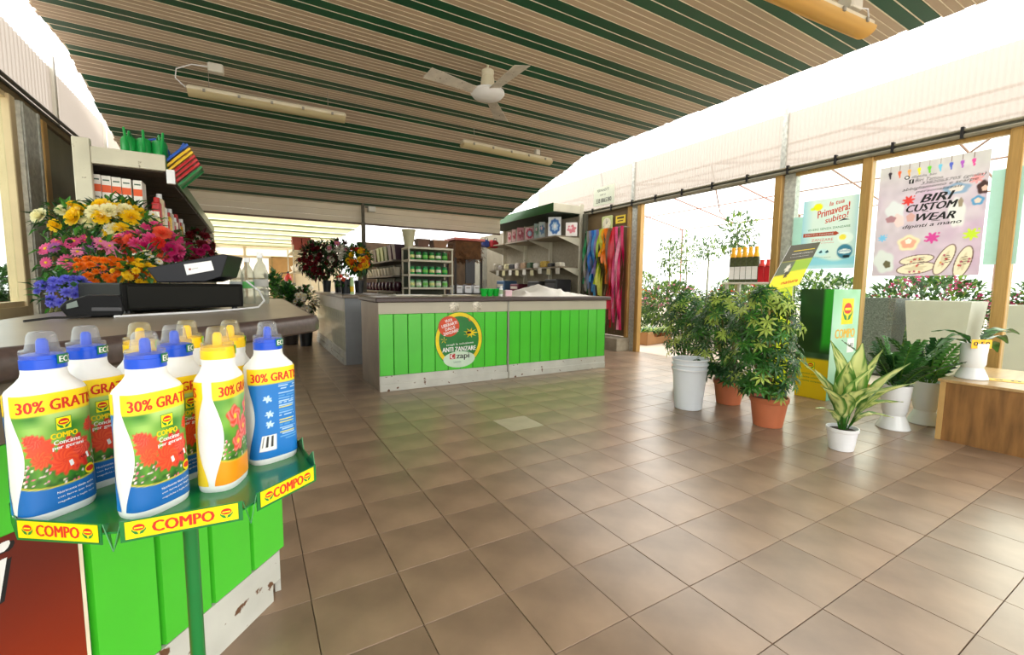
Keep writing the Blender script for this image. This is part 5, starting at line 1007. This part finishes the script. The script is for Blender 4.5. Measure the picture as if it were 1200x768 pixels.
for i in range(11):
    y = 7.6+.28*i; c_ = ['d8d2c0','1c1c1c','c8a84a','e8e4da','3a5a3a','b09070','d0c8c0','2a2a2e','e0d8a8','a8a098','cfc8b4'][i]; l = ['ivory','black','ochre','white','dark green','brown','grey','black and grey','pale yellow','stone grey','beige'][i]
    b = thing('packet', l+' packet on the right middle shelf', 'packet', (5.62,y,1.623), R(rg.uniform(-30,30)), 'packets on the right middle shelf'); h = rg.uniform(.07,.16); g = MB(); g.rbox(-.08,-.09,0,.08,.09,h,.02); g.build('packet_body', M('mpk_'+c_,c_,.45,var=.3,scale=25), b); g = MB(); g.box(-.05,-.06,h,.05,.05,h+.004); g.build('packet_label', M('packet_label_cream','efe6cf',.5,var=.3,scale=60), b)
for i in range(9):
    y = 7.55+.33*i; b = thing('price_tag', ('cream' if i%2 else 'white')+' tag hanging from the right middle shelf edge, '+ordn(8-i,9),'tag',(5.525,y,1.46+rg.uniform(-.02,.02)),0,'tags on the right middle shelf'); g = MB(); g.box(-.003,-.07,0,.0,.07,.125); g.build('tag_card', WHITEW if i%2 == 0 else M('tag_cream','d8d0a0',.5), b); g = MB(); g.box(-.001,-.004,.12,.004,.004,.155); g.build('tag_hook', STEEL, b)
for (y,w_,h_,c_,l) in ((7.55,.45,.3,'2a2a2c','black printer on the right lower shelf, nearest the end'),(8.2,.5,.26,'3c3c3c','dark grey machine on the right lower shelf beside the printer'),(9.1,.4,.2,'6a2a3a','maroon box on the right lower shelf'),(9.8,.4,.28,'4a6a8a','blue grey box at the far end of the right lower shelf')):
    b = thing('machine' if 'box' not in l else 'box', l, 'box' if 'box' in l else 'machine', (5.5,y,1.053)); g = MB(); g.rbox(0,0,0,.4,w_,h_,.02); g.build('case', M('mch_'+c_,c_,.4), b); g = MB(); g.rbox(-.006,.04,h_*.4,.02,w_-.04,h_*.7,.003); g.build('front_flap', M('flap_'+c_,'55555a' if 'box' not in l else 'c8c0b0',.4), b)
# grey metal cabinet and things on it
a0 = at(562,335,1,10.2); a1 = at(606,335,1,10.2); a1.x = min(a1.x, 5.48); zt = at(584,291,1,10.2).z
t = thing('metal_cabinet','pale grey metal cabinet standing left of the right shelving','cabinet',(a0.x,10.2,0)); W_ = a1.x-a0.x-.25; g = MB(); g.rbox(0,.02,.05,W_,.5,zt,.006); g.build('cabinet_body', M('cabinet_grey','aaa898',.45,.1), t)
for k in range(3): g = MB(); g.rbox(k*W_/3+.004,0,.08,(k+1)*W_/3-.004,.02,zt-.02,.004); d = g.build('cabinet_door', M('cabinet_door_grey','b5b3a4',.4,.1), t); g = MB(); g.box(k*W_/3+.03,-.02,zt*.55,k*W_/3+.05,0,zt*.62); g.build('handle', STEEL, d)
g = MB(); g.box(.02,.02,0,W_-.02,.48,.05); g.build('cabinet_foot', BLACK, t)
t = thing('cushion','yellow folded sack on top of the grey metal cabinet','sack',(a0.x+W_*.75,10.4,zt+.002)); g = MB(); g.lathe([(0,0),(.28,0),(.32,.05),(.24,.12),(.08,.17),(0,.17)],16,sy=.55,cap=False); g.build('sack_body', M('sack_yellow','e0a81a',.6,var=.2), t, True); g = MB(); g.lathe([(.33,.05),(.335,.06),(.33,.07)],16,sy=.55,cap=False); g.build('seam', BLACK, t)
for (dx,c_,l) in ((.08,'1c2f6a','folded navy blue bag on the grey cabinet'),(.34,'9a1c24','folded red bag on the grey cabinet')): t = thing('bag', l, 'bag', (a0.x+dx+.1,10.3,zt+.003)); g = MB(); g.rbox(-.13,-.1,0,.13,.12,.2,.05); g.build('bag_body', M('bag_'+c_,c_,.6,var=.3,scale=10), t); g = MB(); g.tube([(-.05,-.1,.15),(-.03,-.12,.24),(.03,-.12,.24),(.05,-.1,.15)],.008,6); g.build('bag_handle', BLACK, t)
# ================================================================ island stand with jars, pots along its side
YI = 7.9; sl = [at(479,y,1,YI) for y in (337,321.6,304.7,291)]; xr = at(531,300,1,YI).x; x0 = sl[0].x; zs = [max(p.z,1.12) for p in sl]
zs = [at(500,y,1,YI).z for y in (337,321.6,304.7,290)]
t = thing('jar_stand','cream stand with three shelves of green jars behind the middle counter','stand',(x0,YI,0)); W_ = xr-x0
for x in (0,W_-.03):
    for y in (0,.4): g = MB(); g.rbox(x,y,0,x+.03,y+.03,zs[3],.003); g.build('post', CREAM, t)
for z in zs+[.5]: g = MB(); g.rbox(0,-.01,z-.035,W_,.44,z,.003); g.build('shelf', CREAM, t)
g = MB(); g.box(.03,.41,.1,W_-.03,.42,zs[3]); g.build('back_panel', M('dark_back','38402c',.6), t)
JG = clearmat('green_jar','7fd08a',milk=.3)
for r_, z in enumerate(zs[:3]):
    for k in range(6):
        rw = ('bottom','middle','top')[r_]; kk = r_ == 0 and k > 2
        j = thing('jar', ('dark lidded' if kk else 'green lidded')+' glass jar on the '+rw+' shelf of the jar stand, '+ordn(k,6),'jar',(x0+.09+.125*k*W_/.84,YI+.1,z+.003),0,'jars on the '+rw+' shelf of the jar stand'); s_ = W_/.84
        g = MB(); g.lathe([(0,0),(.045*s_,0),(.05*s_,.01),(.05*s_,.1),(.042*s_,.12)],16,cap=False); g.build('jar_body', M('jar_green_glass',('3fae4a','2f9a40','7aa83a')[r_%3],.25) if False else M('jar_body_%d'%r_,('9ac89a','1fa050','2f8a3a')[r_],.2,var=.3,scale=20,coat=.5), j, True)
        g = MB(); g.lathe([(.046*s_,.12),(.046*s_,.145),(0,.145)],16,cap=False); g.build('jar_lid', M('jar_lid_green','0f7a34',.35) if not kk else M('jar_lid_dark','3a1c28',.35), j, True)
        g = MB(); g.lathe([(.0507*s_,.035),(.0507*s_,.085)],16,cap=False); g.build('jar_label', M('jar_label_%d'%(k%3),('d8dc8a','e8e4d0','6ac04a')[k%3],.5,var=.3,scale=50), j, True)
def squarepot(label, x, y, z, s, h, m, name='square_pot', cat='pot', group=None, rz=0, tilt=0.):
    b = thing(name, label, cat, (x,y,z), rz, group); a_ = s*.37; c_ = s*.5; i_ = c_-.01; g = MB()
    v = [(-a_,-a_,0),(a_,-a_,0),(a_,a_,0),(-a_,a_,0),(-c_,-c_,h),(c_,-c_,h),(c_,c_,h),(-c_,c_,h),(-i_,-i_,h),(i_,-i_,h),(i_,i_,h),(-i_,i_,h),(-a_*.9,-a_*.9,.02),(a_*.9,-a_*.9,.02),(a_*.9,a_*.9,.02),(-a_*.9,a_*.9,.02)]
    g.add(v,[(3,2,1,0),(12,13,14,15)]+[(k*4+i,k*4+(i+1)%4,k*4+4+(i+1)%4,k*4+4+i) for k in range(3) for i in range(4)]); g.build('pot_body', m, b)
    g = MB(); g.box(-c_-.004,-c_-.004,h-.03,c_+.004,-c_,h); g.box(-c_-.004,c_,h-.03,c_+.004,c_+.004,h); g.box(-c_-.004,-c_,h-.03,-c_,c_,h); g.box(c_,-c_,h-.03,c_+.004,c_,h); g.build('pot_rim', m, b)
    return b
squarepot('wide brown trough lying on top of the jar stand, left',x0+W_*.38,YI+.22,zs[3]+.003,.24,.16,M('trough_brown','6a4a38',.6,var=.15),'planter_trough','trough')
squarepot('tan trough lying on top of the jar stand, right',x0+W_*.74,YI+.2,zs[3]+.003,.3,.15,M('trough_tan','8f6a4c',.6,var=.15),'planter_trough','trough')
pt = at(481,296,1,YI); t = thing('tall_pot','tall round cream pot at the left corner of the jar stand','pot',(x0+.06,YI+.16,zs[3]+.003)); g = MB(); g.lathe([(0,0),(.075,0),(.12,.29),(.125,.29),(.125,.31),(.112,.31),(.07,.02),(0,.02)],24,cap=False); g.build('pot_body', M('olive_cream_pot','c4c09a',.45), t, True); g = MB(); g.lathe([(.128,.285),(.13,.3),(.128,.315)],24,cap=False); g.build('pot_rim', M('olive_cream_pot','c4c09a',.45), t, True)
# side shelves with pots running away from the camera
t = thing('pot_shelves','dark shelves of pots running back from the jar stand','shelving',(x0-.05,YI+.5,0)); L_ = 3.2; ZS = [at(479,296,0,x0-.05).z, 0, 0]; zA = 1.68; zB = 1.38; zC = 1.08
for z in (zA,zB,zC,.5): g = MB(); g.rbox(-.1,0,z-.03,.4,L_,z,.003); g.build('shelf', M('dark_shelf','4c4436',.5), t)
for y in (0,1.6,3.17): g = MB(); g.rbox(.36,y,0,.4,y+.03,1.9,.003); g.build('upright', CREAM, t)
g = MB(); g.box(.4,0,0,.41,L_,1.95); g.build('back_panel', M('dark_back','38402c',.6), t)
for i,(c_,l) in enumerate((('3a1c30','dark plum'),('4a2238','plum'),('5a6a3a','olive'),('8a9458','light olive'),('7c8850','moss green'),('4a3a34','brown'),('a49a80','stone'),('6a2a30','maroon'),('b0a890','pale stone'))):
    squarepot(l+' square pot on the top shelf of the dark pot shelves',x0+.04,YI+.72+.31*i,zA+.003,.24,.3,M('sq_'+c_,c_,.4),group='square pots on the top pot shelf')
for i in range(11):
    b = thing('small_pot','small cream pot on the middle dark pot shelf, '+(('nearest the jar stand','second from','third from','fourth from','fifth from','sixth from','seventh from','eighth from','ninth from','tenth from','farthest from')[i]+' the jar stand' if i else 'nearest the jar stand'),'pot',(x0-.02,YI+.62+.26*i,zB+.003),0,'small cream pots on the middle pot shelf'); g = MB(); g.lathe([(0,0),(.05,0),(.075,.14),(.078,.16),(.066,.16),(.045,.02),(0,.02)],16,cap=False); g.build('pot_body', M('cream_pot','cfc6b0',.5,rnd=.15), b, True); g = MB(); g.lathe([(.079,.135),(.081,.15),(.079,.162)],16,cap=False); g.build('pot_rim', M('cream_pot','cfc6b0',.5), b, True)
for i in range(9):
    b = thing('small_pot','dark red glazed pot on the lower dark pot shelf, '+(('','second from','third from','fourth from','fifth from','sixth from','seventh from','eighth from','farthest from')[i]+' the jar stand' if i else 'nearest the jar stand'),'pot',(x0-.02,YI+.65+.3*i,zC+.003),0,'dark pots on the lower pot shelf'); g = MB(); g.lathe([(0,0),(.06,0),(.085,.08),(.07,.17),(.06,.17),(.05,.02),(0,.02)],16,cap=False); g.build('pot_body', M('dark_glazed_pot','3c1a26',.25,rnd=.3), b, True); g = MB(); g.lathe([(.071,.16),(.073,.17),(.068,.178)],16,cap=False); g.build('pot_rim', M('dark_glazed_pot_rim','58303a',.3), b, True)
# straw stall with black panel and white crates
a0 = at(531,300,1,8.6); a1 = at(566,300,1,8.6); z0, z1 = at(548,305,1,8.6).z, at(548,281,1,8.6).z
t = thing('straw_stall','straw-roofed display stall with a red top edge behind the middle counter','stall',(a0.x+.05,8.6,0)); W_ = a1.x-a0.x-.05; mb = MB()
for _ in range(1500): p = Vector((rg.uniform(0,W_),rg.uniform(0,.5),rg.uniform(z0,z1-.02))); leaf(mb,p,(rg.gauss(0,.5),rg.gauss(0,.5)-.3,-.6),(0,1,0),.12,.012,0)
mb.box(.02,.05,z0+.03,W_-.02,.48,z1-.03); o = mb.build('straw_canopy', M('dry_straw','6f4a28',.8,var=.35,scale=12,rnd=.1), t); o['kind'] = 'stuff'
g = MB(); g.rbox(-.03,-.04,z1-.02,W_+.03,.54,z1+.03,.005); g.build('top_board', M('faded_red_edge','d87064',.5), t)
for x in (.0,W_-.04): 
    for y in (.02,.46): g = MB(); g.box(x,y,0,x+.04,y+.04,z0+.05); g.build('post', M('dark_post_wood','2c241e',.6), t)
g = MB(); g.box(W_*.38,.02,1.25,W_*.72,.05,z0+.02); g.build('black_panel', BLACK, t); g = MB(); g.rbox(0,.0,1.0,W_,.5,1.03,.004); g.build('stall_shelf', M('dark_post_wood','2c241e',.6), t)
for k in range(3):
    b = thing('white_crate',('left','middle','right')[k]+' white crate in the straw stall','crate',(t.location.x+W_*(.05+.32*k),8.66,1.033),0,'white crates in the straw stall'); g = MB(); g.box(0,0,0,W_*.26,.3,.012); g.box(0,0,0,W_*.26,.01,.17); g.box(0,.29,0,W_*.26,.3,.17); g.box(0,0,0,.01,.3,.17); g.box(W_*.26-.01,0,0,W_*.26,.3,.17); g.build('crate_body', WHITE, b)
    g = MB(); g.rbox(W_*.06,-.006,.11,W_*.2,.0,.13,.002); g.build('grip', STEEL, b)
    q = thing('dark_ball','dark maroon ball ornament in the '+('left','middle','right')[k]+' white crate','ornament',(t.location.x+W_*(.05+.32*k+.13),8.8,1.046)); g = MB(); g.lathe([(0,0)]+[(.09*math.sin(PI*i/10),.09-.09*math.cos(PI*i/10)) for i in range(1,10)]+[(0,.18)],16,cap=False); g.build('ball', M('maroon_ball','3a1420',.4), q, True); g = MB(); g.cyl((0,0,.175),(0,0,.2),.01); g.build('stalk', STEM, q)
# ================================================================ on the middle counter
cl = MB(); nx, ny = 40, 22; c0_ = at(604,347,1,5.0).x; c1_ = at(696,348,1,5.0).x; pk = at(640,329,1,5.35); v = []
rr = np.random.RandomState(4)
for j in range(ny):
    for i in range(nx):
        u, w_ = i/(nx-1), j/(ny-1); x = c0_+(c1_-c0_)*u+.05*math.sin(w_*5); y = 4.95+.62*w_+.03*math.sin(u*9); e_ = min(u,1-u,w_,1-w_)
        z = 1.064+min(1,e_*9)*(.15*max(0,1-abs(u-.38)/(.3+.1*math.sin(w_*9))-abs(w_-.55)*.9)+.03*max(0,1-abs(u-.5-.2*w_)/.06)+.07*max(0,1-abs(u-.13)/.09-abs(w_-.5)*.9)+.05*math.exp(-((u-.66)/.2)**2-((w_-.5)/.4)**2)+.012*math.sin(u*19+w_*7)**2+.006*math.sin(w_*23-u*11)**2); v.append((x,y,z))
cl.add(v,[(j*nx+i,j*nx+i+1,(j+1)*nx+i+1,(j+1)*nx+i) for j in range(ny-1) for i in range(nx-1)]); tag(cl.build('cloth', M('white_cloth','e8e4dc',.8,var=.03), None, True),'crumpled white cloth heaped on the right end of the middle counter','cloth')
GP = M('vivid_green_plastic','12b83a',.3)
for i,(px,l) in enumerate(((567,'vivid green pot on the middle counter, left of three'),(574,'vivid green pot on the middle counter, middle of three'),(581,'vivid green pot on the middle counter, right of three'))):
    p = at(px,342,1,5.25); b = thing('green_pot', l, 'pot', (p.x,5.25,1.064), 0, 'vivid green pots on the counter'); g = MB(); g.lathe([(0,0),(.035,0),(.05,.085),(.053,.095),(.044,.095),(.03,.01),(0,.01)],16,cap=False); g.build('pot_body', GP, b, True); g = MB(); g.lathe([(.054,.085),(.056,.092),(.054,.099)],16,cap=False); g.build('pot_rim', GP, b, True)
p = at(588,340,1,5.1); b = thing('white_bottle','small white bottle beside the green pots on the counter','bottle',(p.x,5.12,1.064)); g = MB(); g.lathe([(0,0),(.022,0),(.024,.01),(.024,.1),(.014,.115),(.014,.14),(0,.14)],14,cap=False); g.build('bottle_body', WHITE, b, True); g = MB(); g.lathe([(.0245,.03),(.0245,.085)],14,cap=False); g.build('bottle_label', M('label_greenish','9ab890',.5), b, True)
p = at(597,340,1,5.15); b = thing('tissue_box','pale pink box between the white bottle and the cloth','box',(p.x-.03,5.15,1.064)); g = MB(); g.rbox(-.05,-.04,0,.05,.06,.08,.004); g.build('box_body', M('pale_pink_box','e4c0c8',.5), b); g = MB(); g.box(-.03,-.02,.08,.03,.04,.083); g.build('box_opening', WINK, b)
for (x,y,w_,d_,l,c_) in ((1.5,5.35,.6,.35,'pale paper sheets lying on the left of the middle counter','d9d4c4'),(2.2,5.4,.5,.3,'long beige board lying in the middle of the middle counter','c8bfa8')):
    b = thing('papers', l, 'papers', (x,y,1.064)); g = MB(); g.rbox(0,0,0,w_,d_,.012,.001); g.build('lower_sheet', M('paper_'+c_,c_,.7), b); g = MB(); g.box(.05,.04,.012,w_*.7,d_*.8,.016); g.build('upper_sheet', WINK, b)
# flower arrangements on the long counter
PL = [leafmat('plum_leaf','4a1a22',.4,.2),LG[2],LG[0],leafmat('plum_leaf2','6a2430',.4,.2)]
def fb2(px,py,Y_,rad,heads,n,label,leafs=None):
    c = at(px,py,1,Y_); x = min(max(c.x,1.24),1.74); return flower_bunch(label,c,rad,heads,n,(x,c.y,1.053),(.08,.22,BK),leafs=leafs,lsize=.1)
fb2(374,305,9.2,(.34,.2,.32),[('mum','darkred',26,.05),('rose','darkred',14,.05)],1500,'big bunch of dark red foliage and flowers on the long counter, leftmost',PL)
fb2(396,298,8.6,(.2,.15,.22),[('rose','white',22,.05),('daisy','lightpink',8,.05)],500,'bunch of white orchids on the long counter, between the dark red and yellow bunches',PL)
fb2(420,305,7.9,(.19,.15,.22),[('rose','yellow',20,.05),('rose','red',9,.045),('mum','orange',14,.045)],600,'bunch of yellow, orange and red flowers on the long counter, rightmost')
fb2(402,328,7.2,(.12,.08,.1),[('daisy','white',8,.03),('rose','coral',5,.03)],70,'small low posy of white and coral flowers at the near end of the long counter')
p = at(397,322,1,7.0); b = thing('spray_can','tall white and green spray can on the long counter','can',(max(p.x,1.3),7.02,1.053)); g = MB(); g.lathe([(0,0),(.03,0),(.03,.2),(.022,.22),(.022,.26),(0,.26)],16,cap=False); g.build('can_body', M('can_pale_green','b8d89a',.35), b, True); g = MB(); g.lathe([(.0305,.04),(.0305,.12)],16,cap=False); g.build('can_label', M('can_label_yellow','f0c81a',.4), b, True)
# far left rack with pots, extinguisher, plants
YR = 11.4; xa = at(343,300,1,YR).x; t = thing('pot_rack','far cream rack of pots near the extinguisher','shelving',(xa,YR,0))
for z in (1.98,1.5,1.0,.4): g = MB(); g.rbox(0,0,z-.03,.55,1.8,z,.003); g.build('shelf', CREAM, t)
for x,y in ((0,0),(.52,0),(0,1.77),(.52,1.77)): g = MB(); g.rbox(x,y,0,x+.03,y+.03,2.1,.003); g.build('post', CREAM, t)
for i,(x,y) in enumerate(((.1,.16),(.3,.14),(.14,.5),(.35,.5),(.14,.9),(.35,1.3))): squarepot('terracotta brown square pot on top of the far rack, '+('front left','front right','second row left','second row right','third row','rearmost')[i],xa+x,YR+y,1.983,.19,.3,M('sq_terracotta','8c3a2c',.55),group='terracotta square pots on the far rack')
for r_, z in enumerate((1.5,1.0)):
    for k in range(5):
        b = thing('white_bowl','white round bowl on the '+('upper','lower')[r_]+' shelf of the far rack, '+('nearest','second nearest','middle','second farthest','farthest')[k],'bowl',(xa+.14+(k%2)*.22,YR+.14+.3*k,z+.003),0,'white bowls on the '+('upper','lower')[r_]+' shelf of the far rack'); g = MB(); g.lathe([(0,0),(.05,0),(.1,.1),(.105,.14),(.09,.14),(.04,.02),(0,.02)],16,cap=False); g.build('bowl_body', M('cream_white_glaze','ddd6c8',.35), b, True); g = MB(); g.lathe([(.106,.125),(.109,.135),(.106,.145)],16,cap=False); g.build('bowl_rim', WHITEW, b, True)
p = at(341,325,1,11.2); t = thing('fire_extinguisher','red fire extinguisher hanging by the far rack','extinguisher',(xa-.12,11.25,.98)); g = MB(); g.lathe([(0,0),(.07,0),(.078,.02),(.078,.34),(.06,.4),(.025,.43),(.025,.46),(0,.46)],20,cap=False); g.build('cylinder', M('extinguisher_red','c0241c',.3), t, True); g = MB(); g.rbox(-.02,-.06,.46,.02,.03,.5,.005); g.build('lever', BLACK, t); g = MB(); g.tube([(0,-.04,.47),(-.12,-.06,.46),(-.16,-.04,.3),(-.1,-.02,.12)],.012,6); g.build('hose', BLACK, t, True); g = MB(); g.lathe([(.0785,.14),(.0785,.28)],20,cap=False); g.build('label', WINK, t, True); g = MB(); g.box(0,.07,.2,.16,.1,.24); g.build('bracket', STEEL, t); g = MB(); g.cyl((0,.09,-.98),(0,.09,.3),.015); g.lathe([(0,-.98),(.12,-.98),(.12,-.965),(0,-.96)],16,(0,.09,0),cap=False); g.build('floor_stand', STEEL, t)
for (px,Y_,s_,h_,l) in ((322,10.6,.24,1.35,'broad-leaved green plant in a tall pot at the end of the aisle, left'),(338,9.75,.2,1.12,'fine green bushy plant at the end of the aisle, beside the far rack')):
    p = at(px,340,1,Y_); t = thing('potted_plant', l, 'plant', (p.x,Y_,0)); pot(t,.14,.18,.35,M('dark_pot','3a3430',.5)); mb = leafcloud(rg,(0,0,.35+(h_-.35)*.55),(s_,s_,(h_-.35)*.55),420 if s_ < .25 else 800,.15 if s_ < .25 else .07,3,.3,.3,.5); o = mb.build('foliage', LG, t); o['kind'] = 'stuff'; g = MB(); g.cyl((0,0,.2),(0,0,h_*.7),.012); g.build('stem', STEM, t)
flower_bunch('dark plum plant with pale flowers on the floor left of the long counter', (.86,9.4,.82),(.2,.3,.3),[('daisy','white',14,.05),('rose','cream',6,.05)],420,(.86,9.4,.003),(.13,.3,BK),cat='plant',name='potted_plant',leafs=PL,lsize=.12)
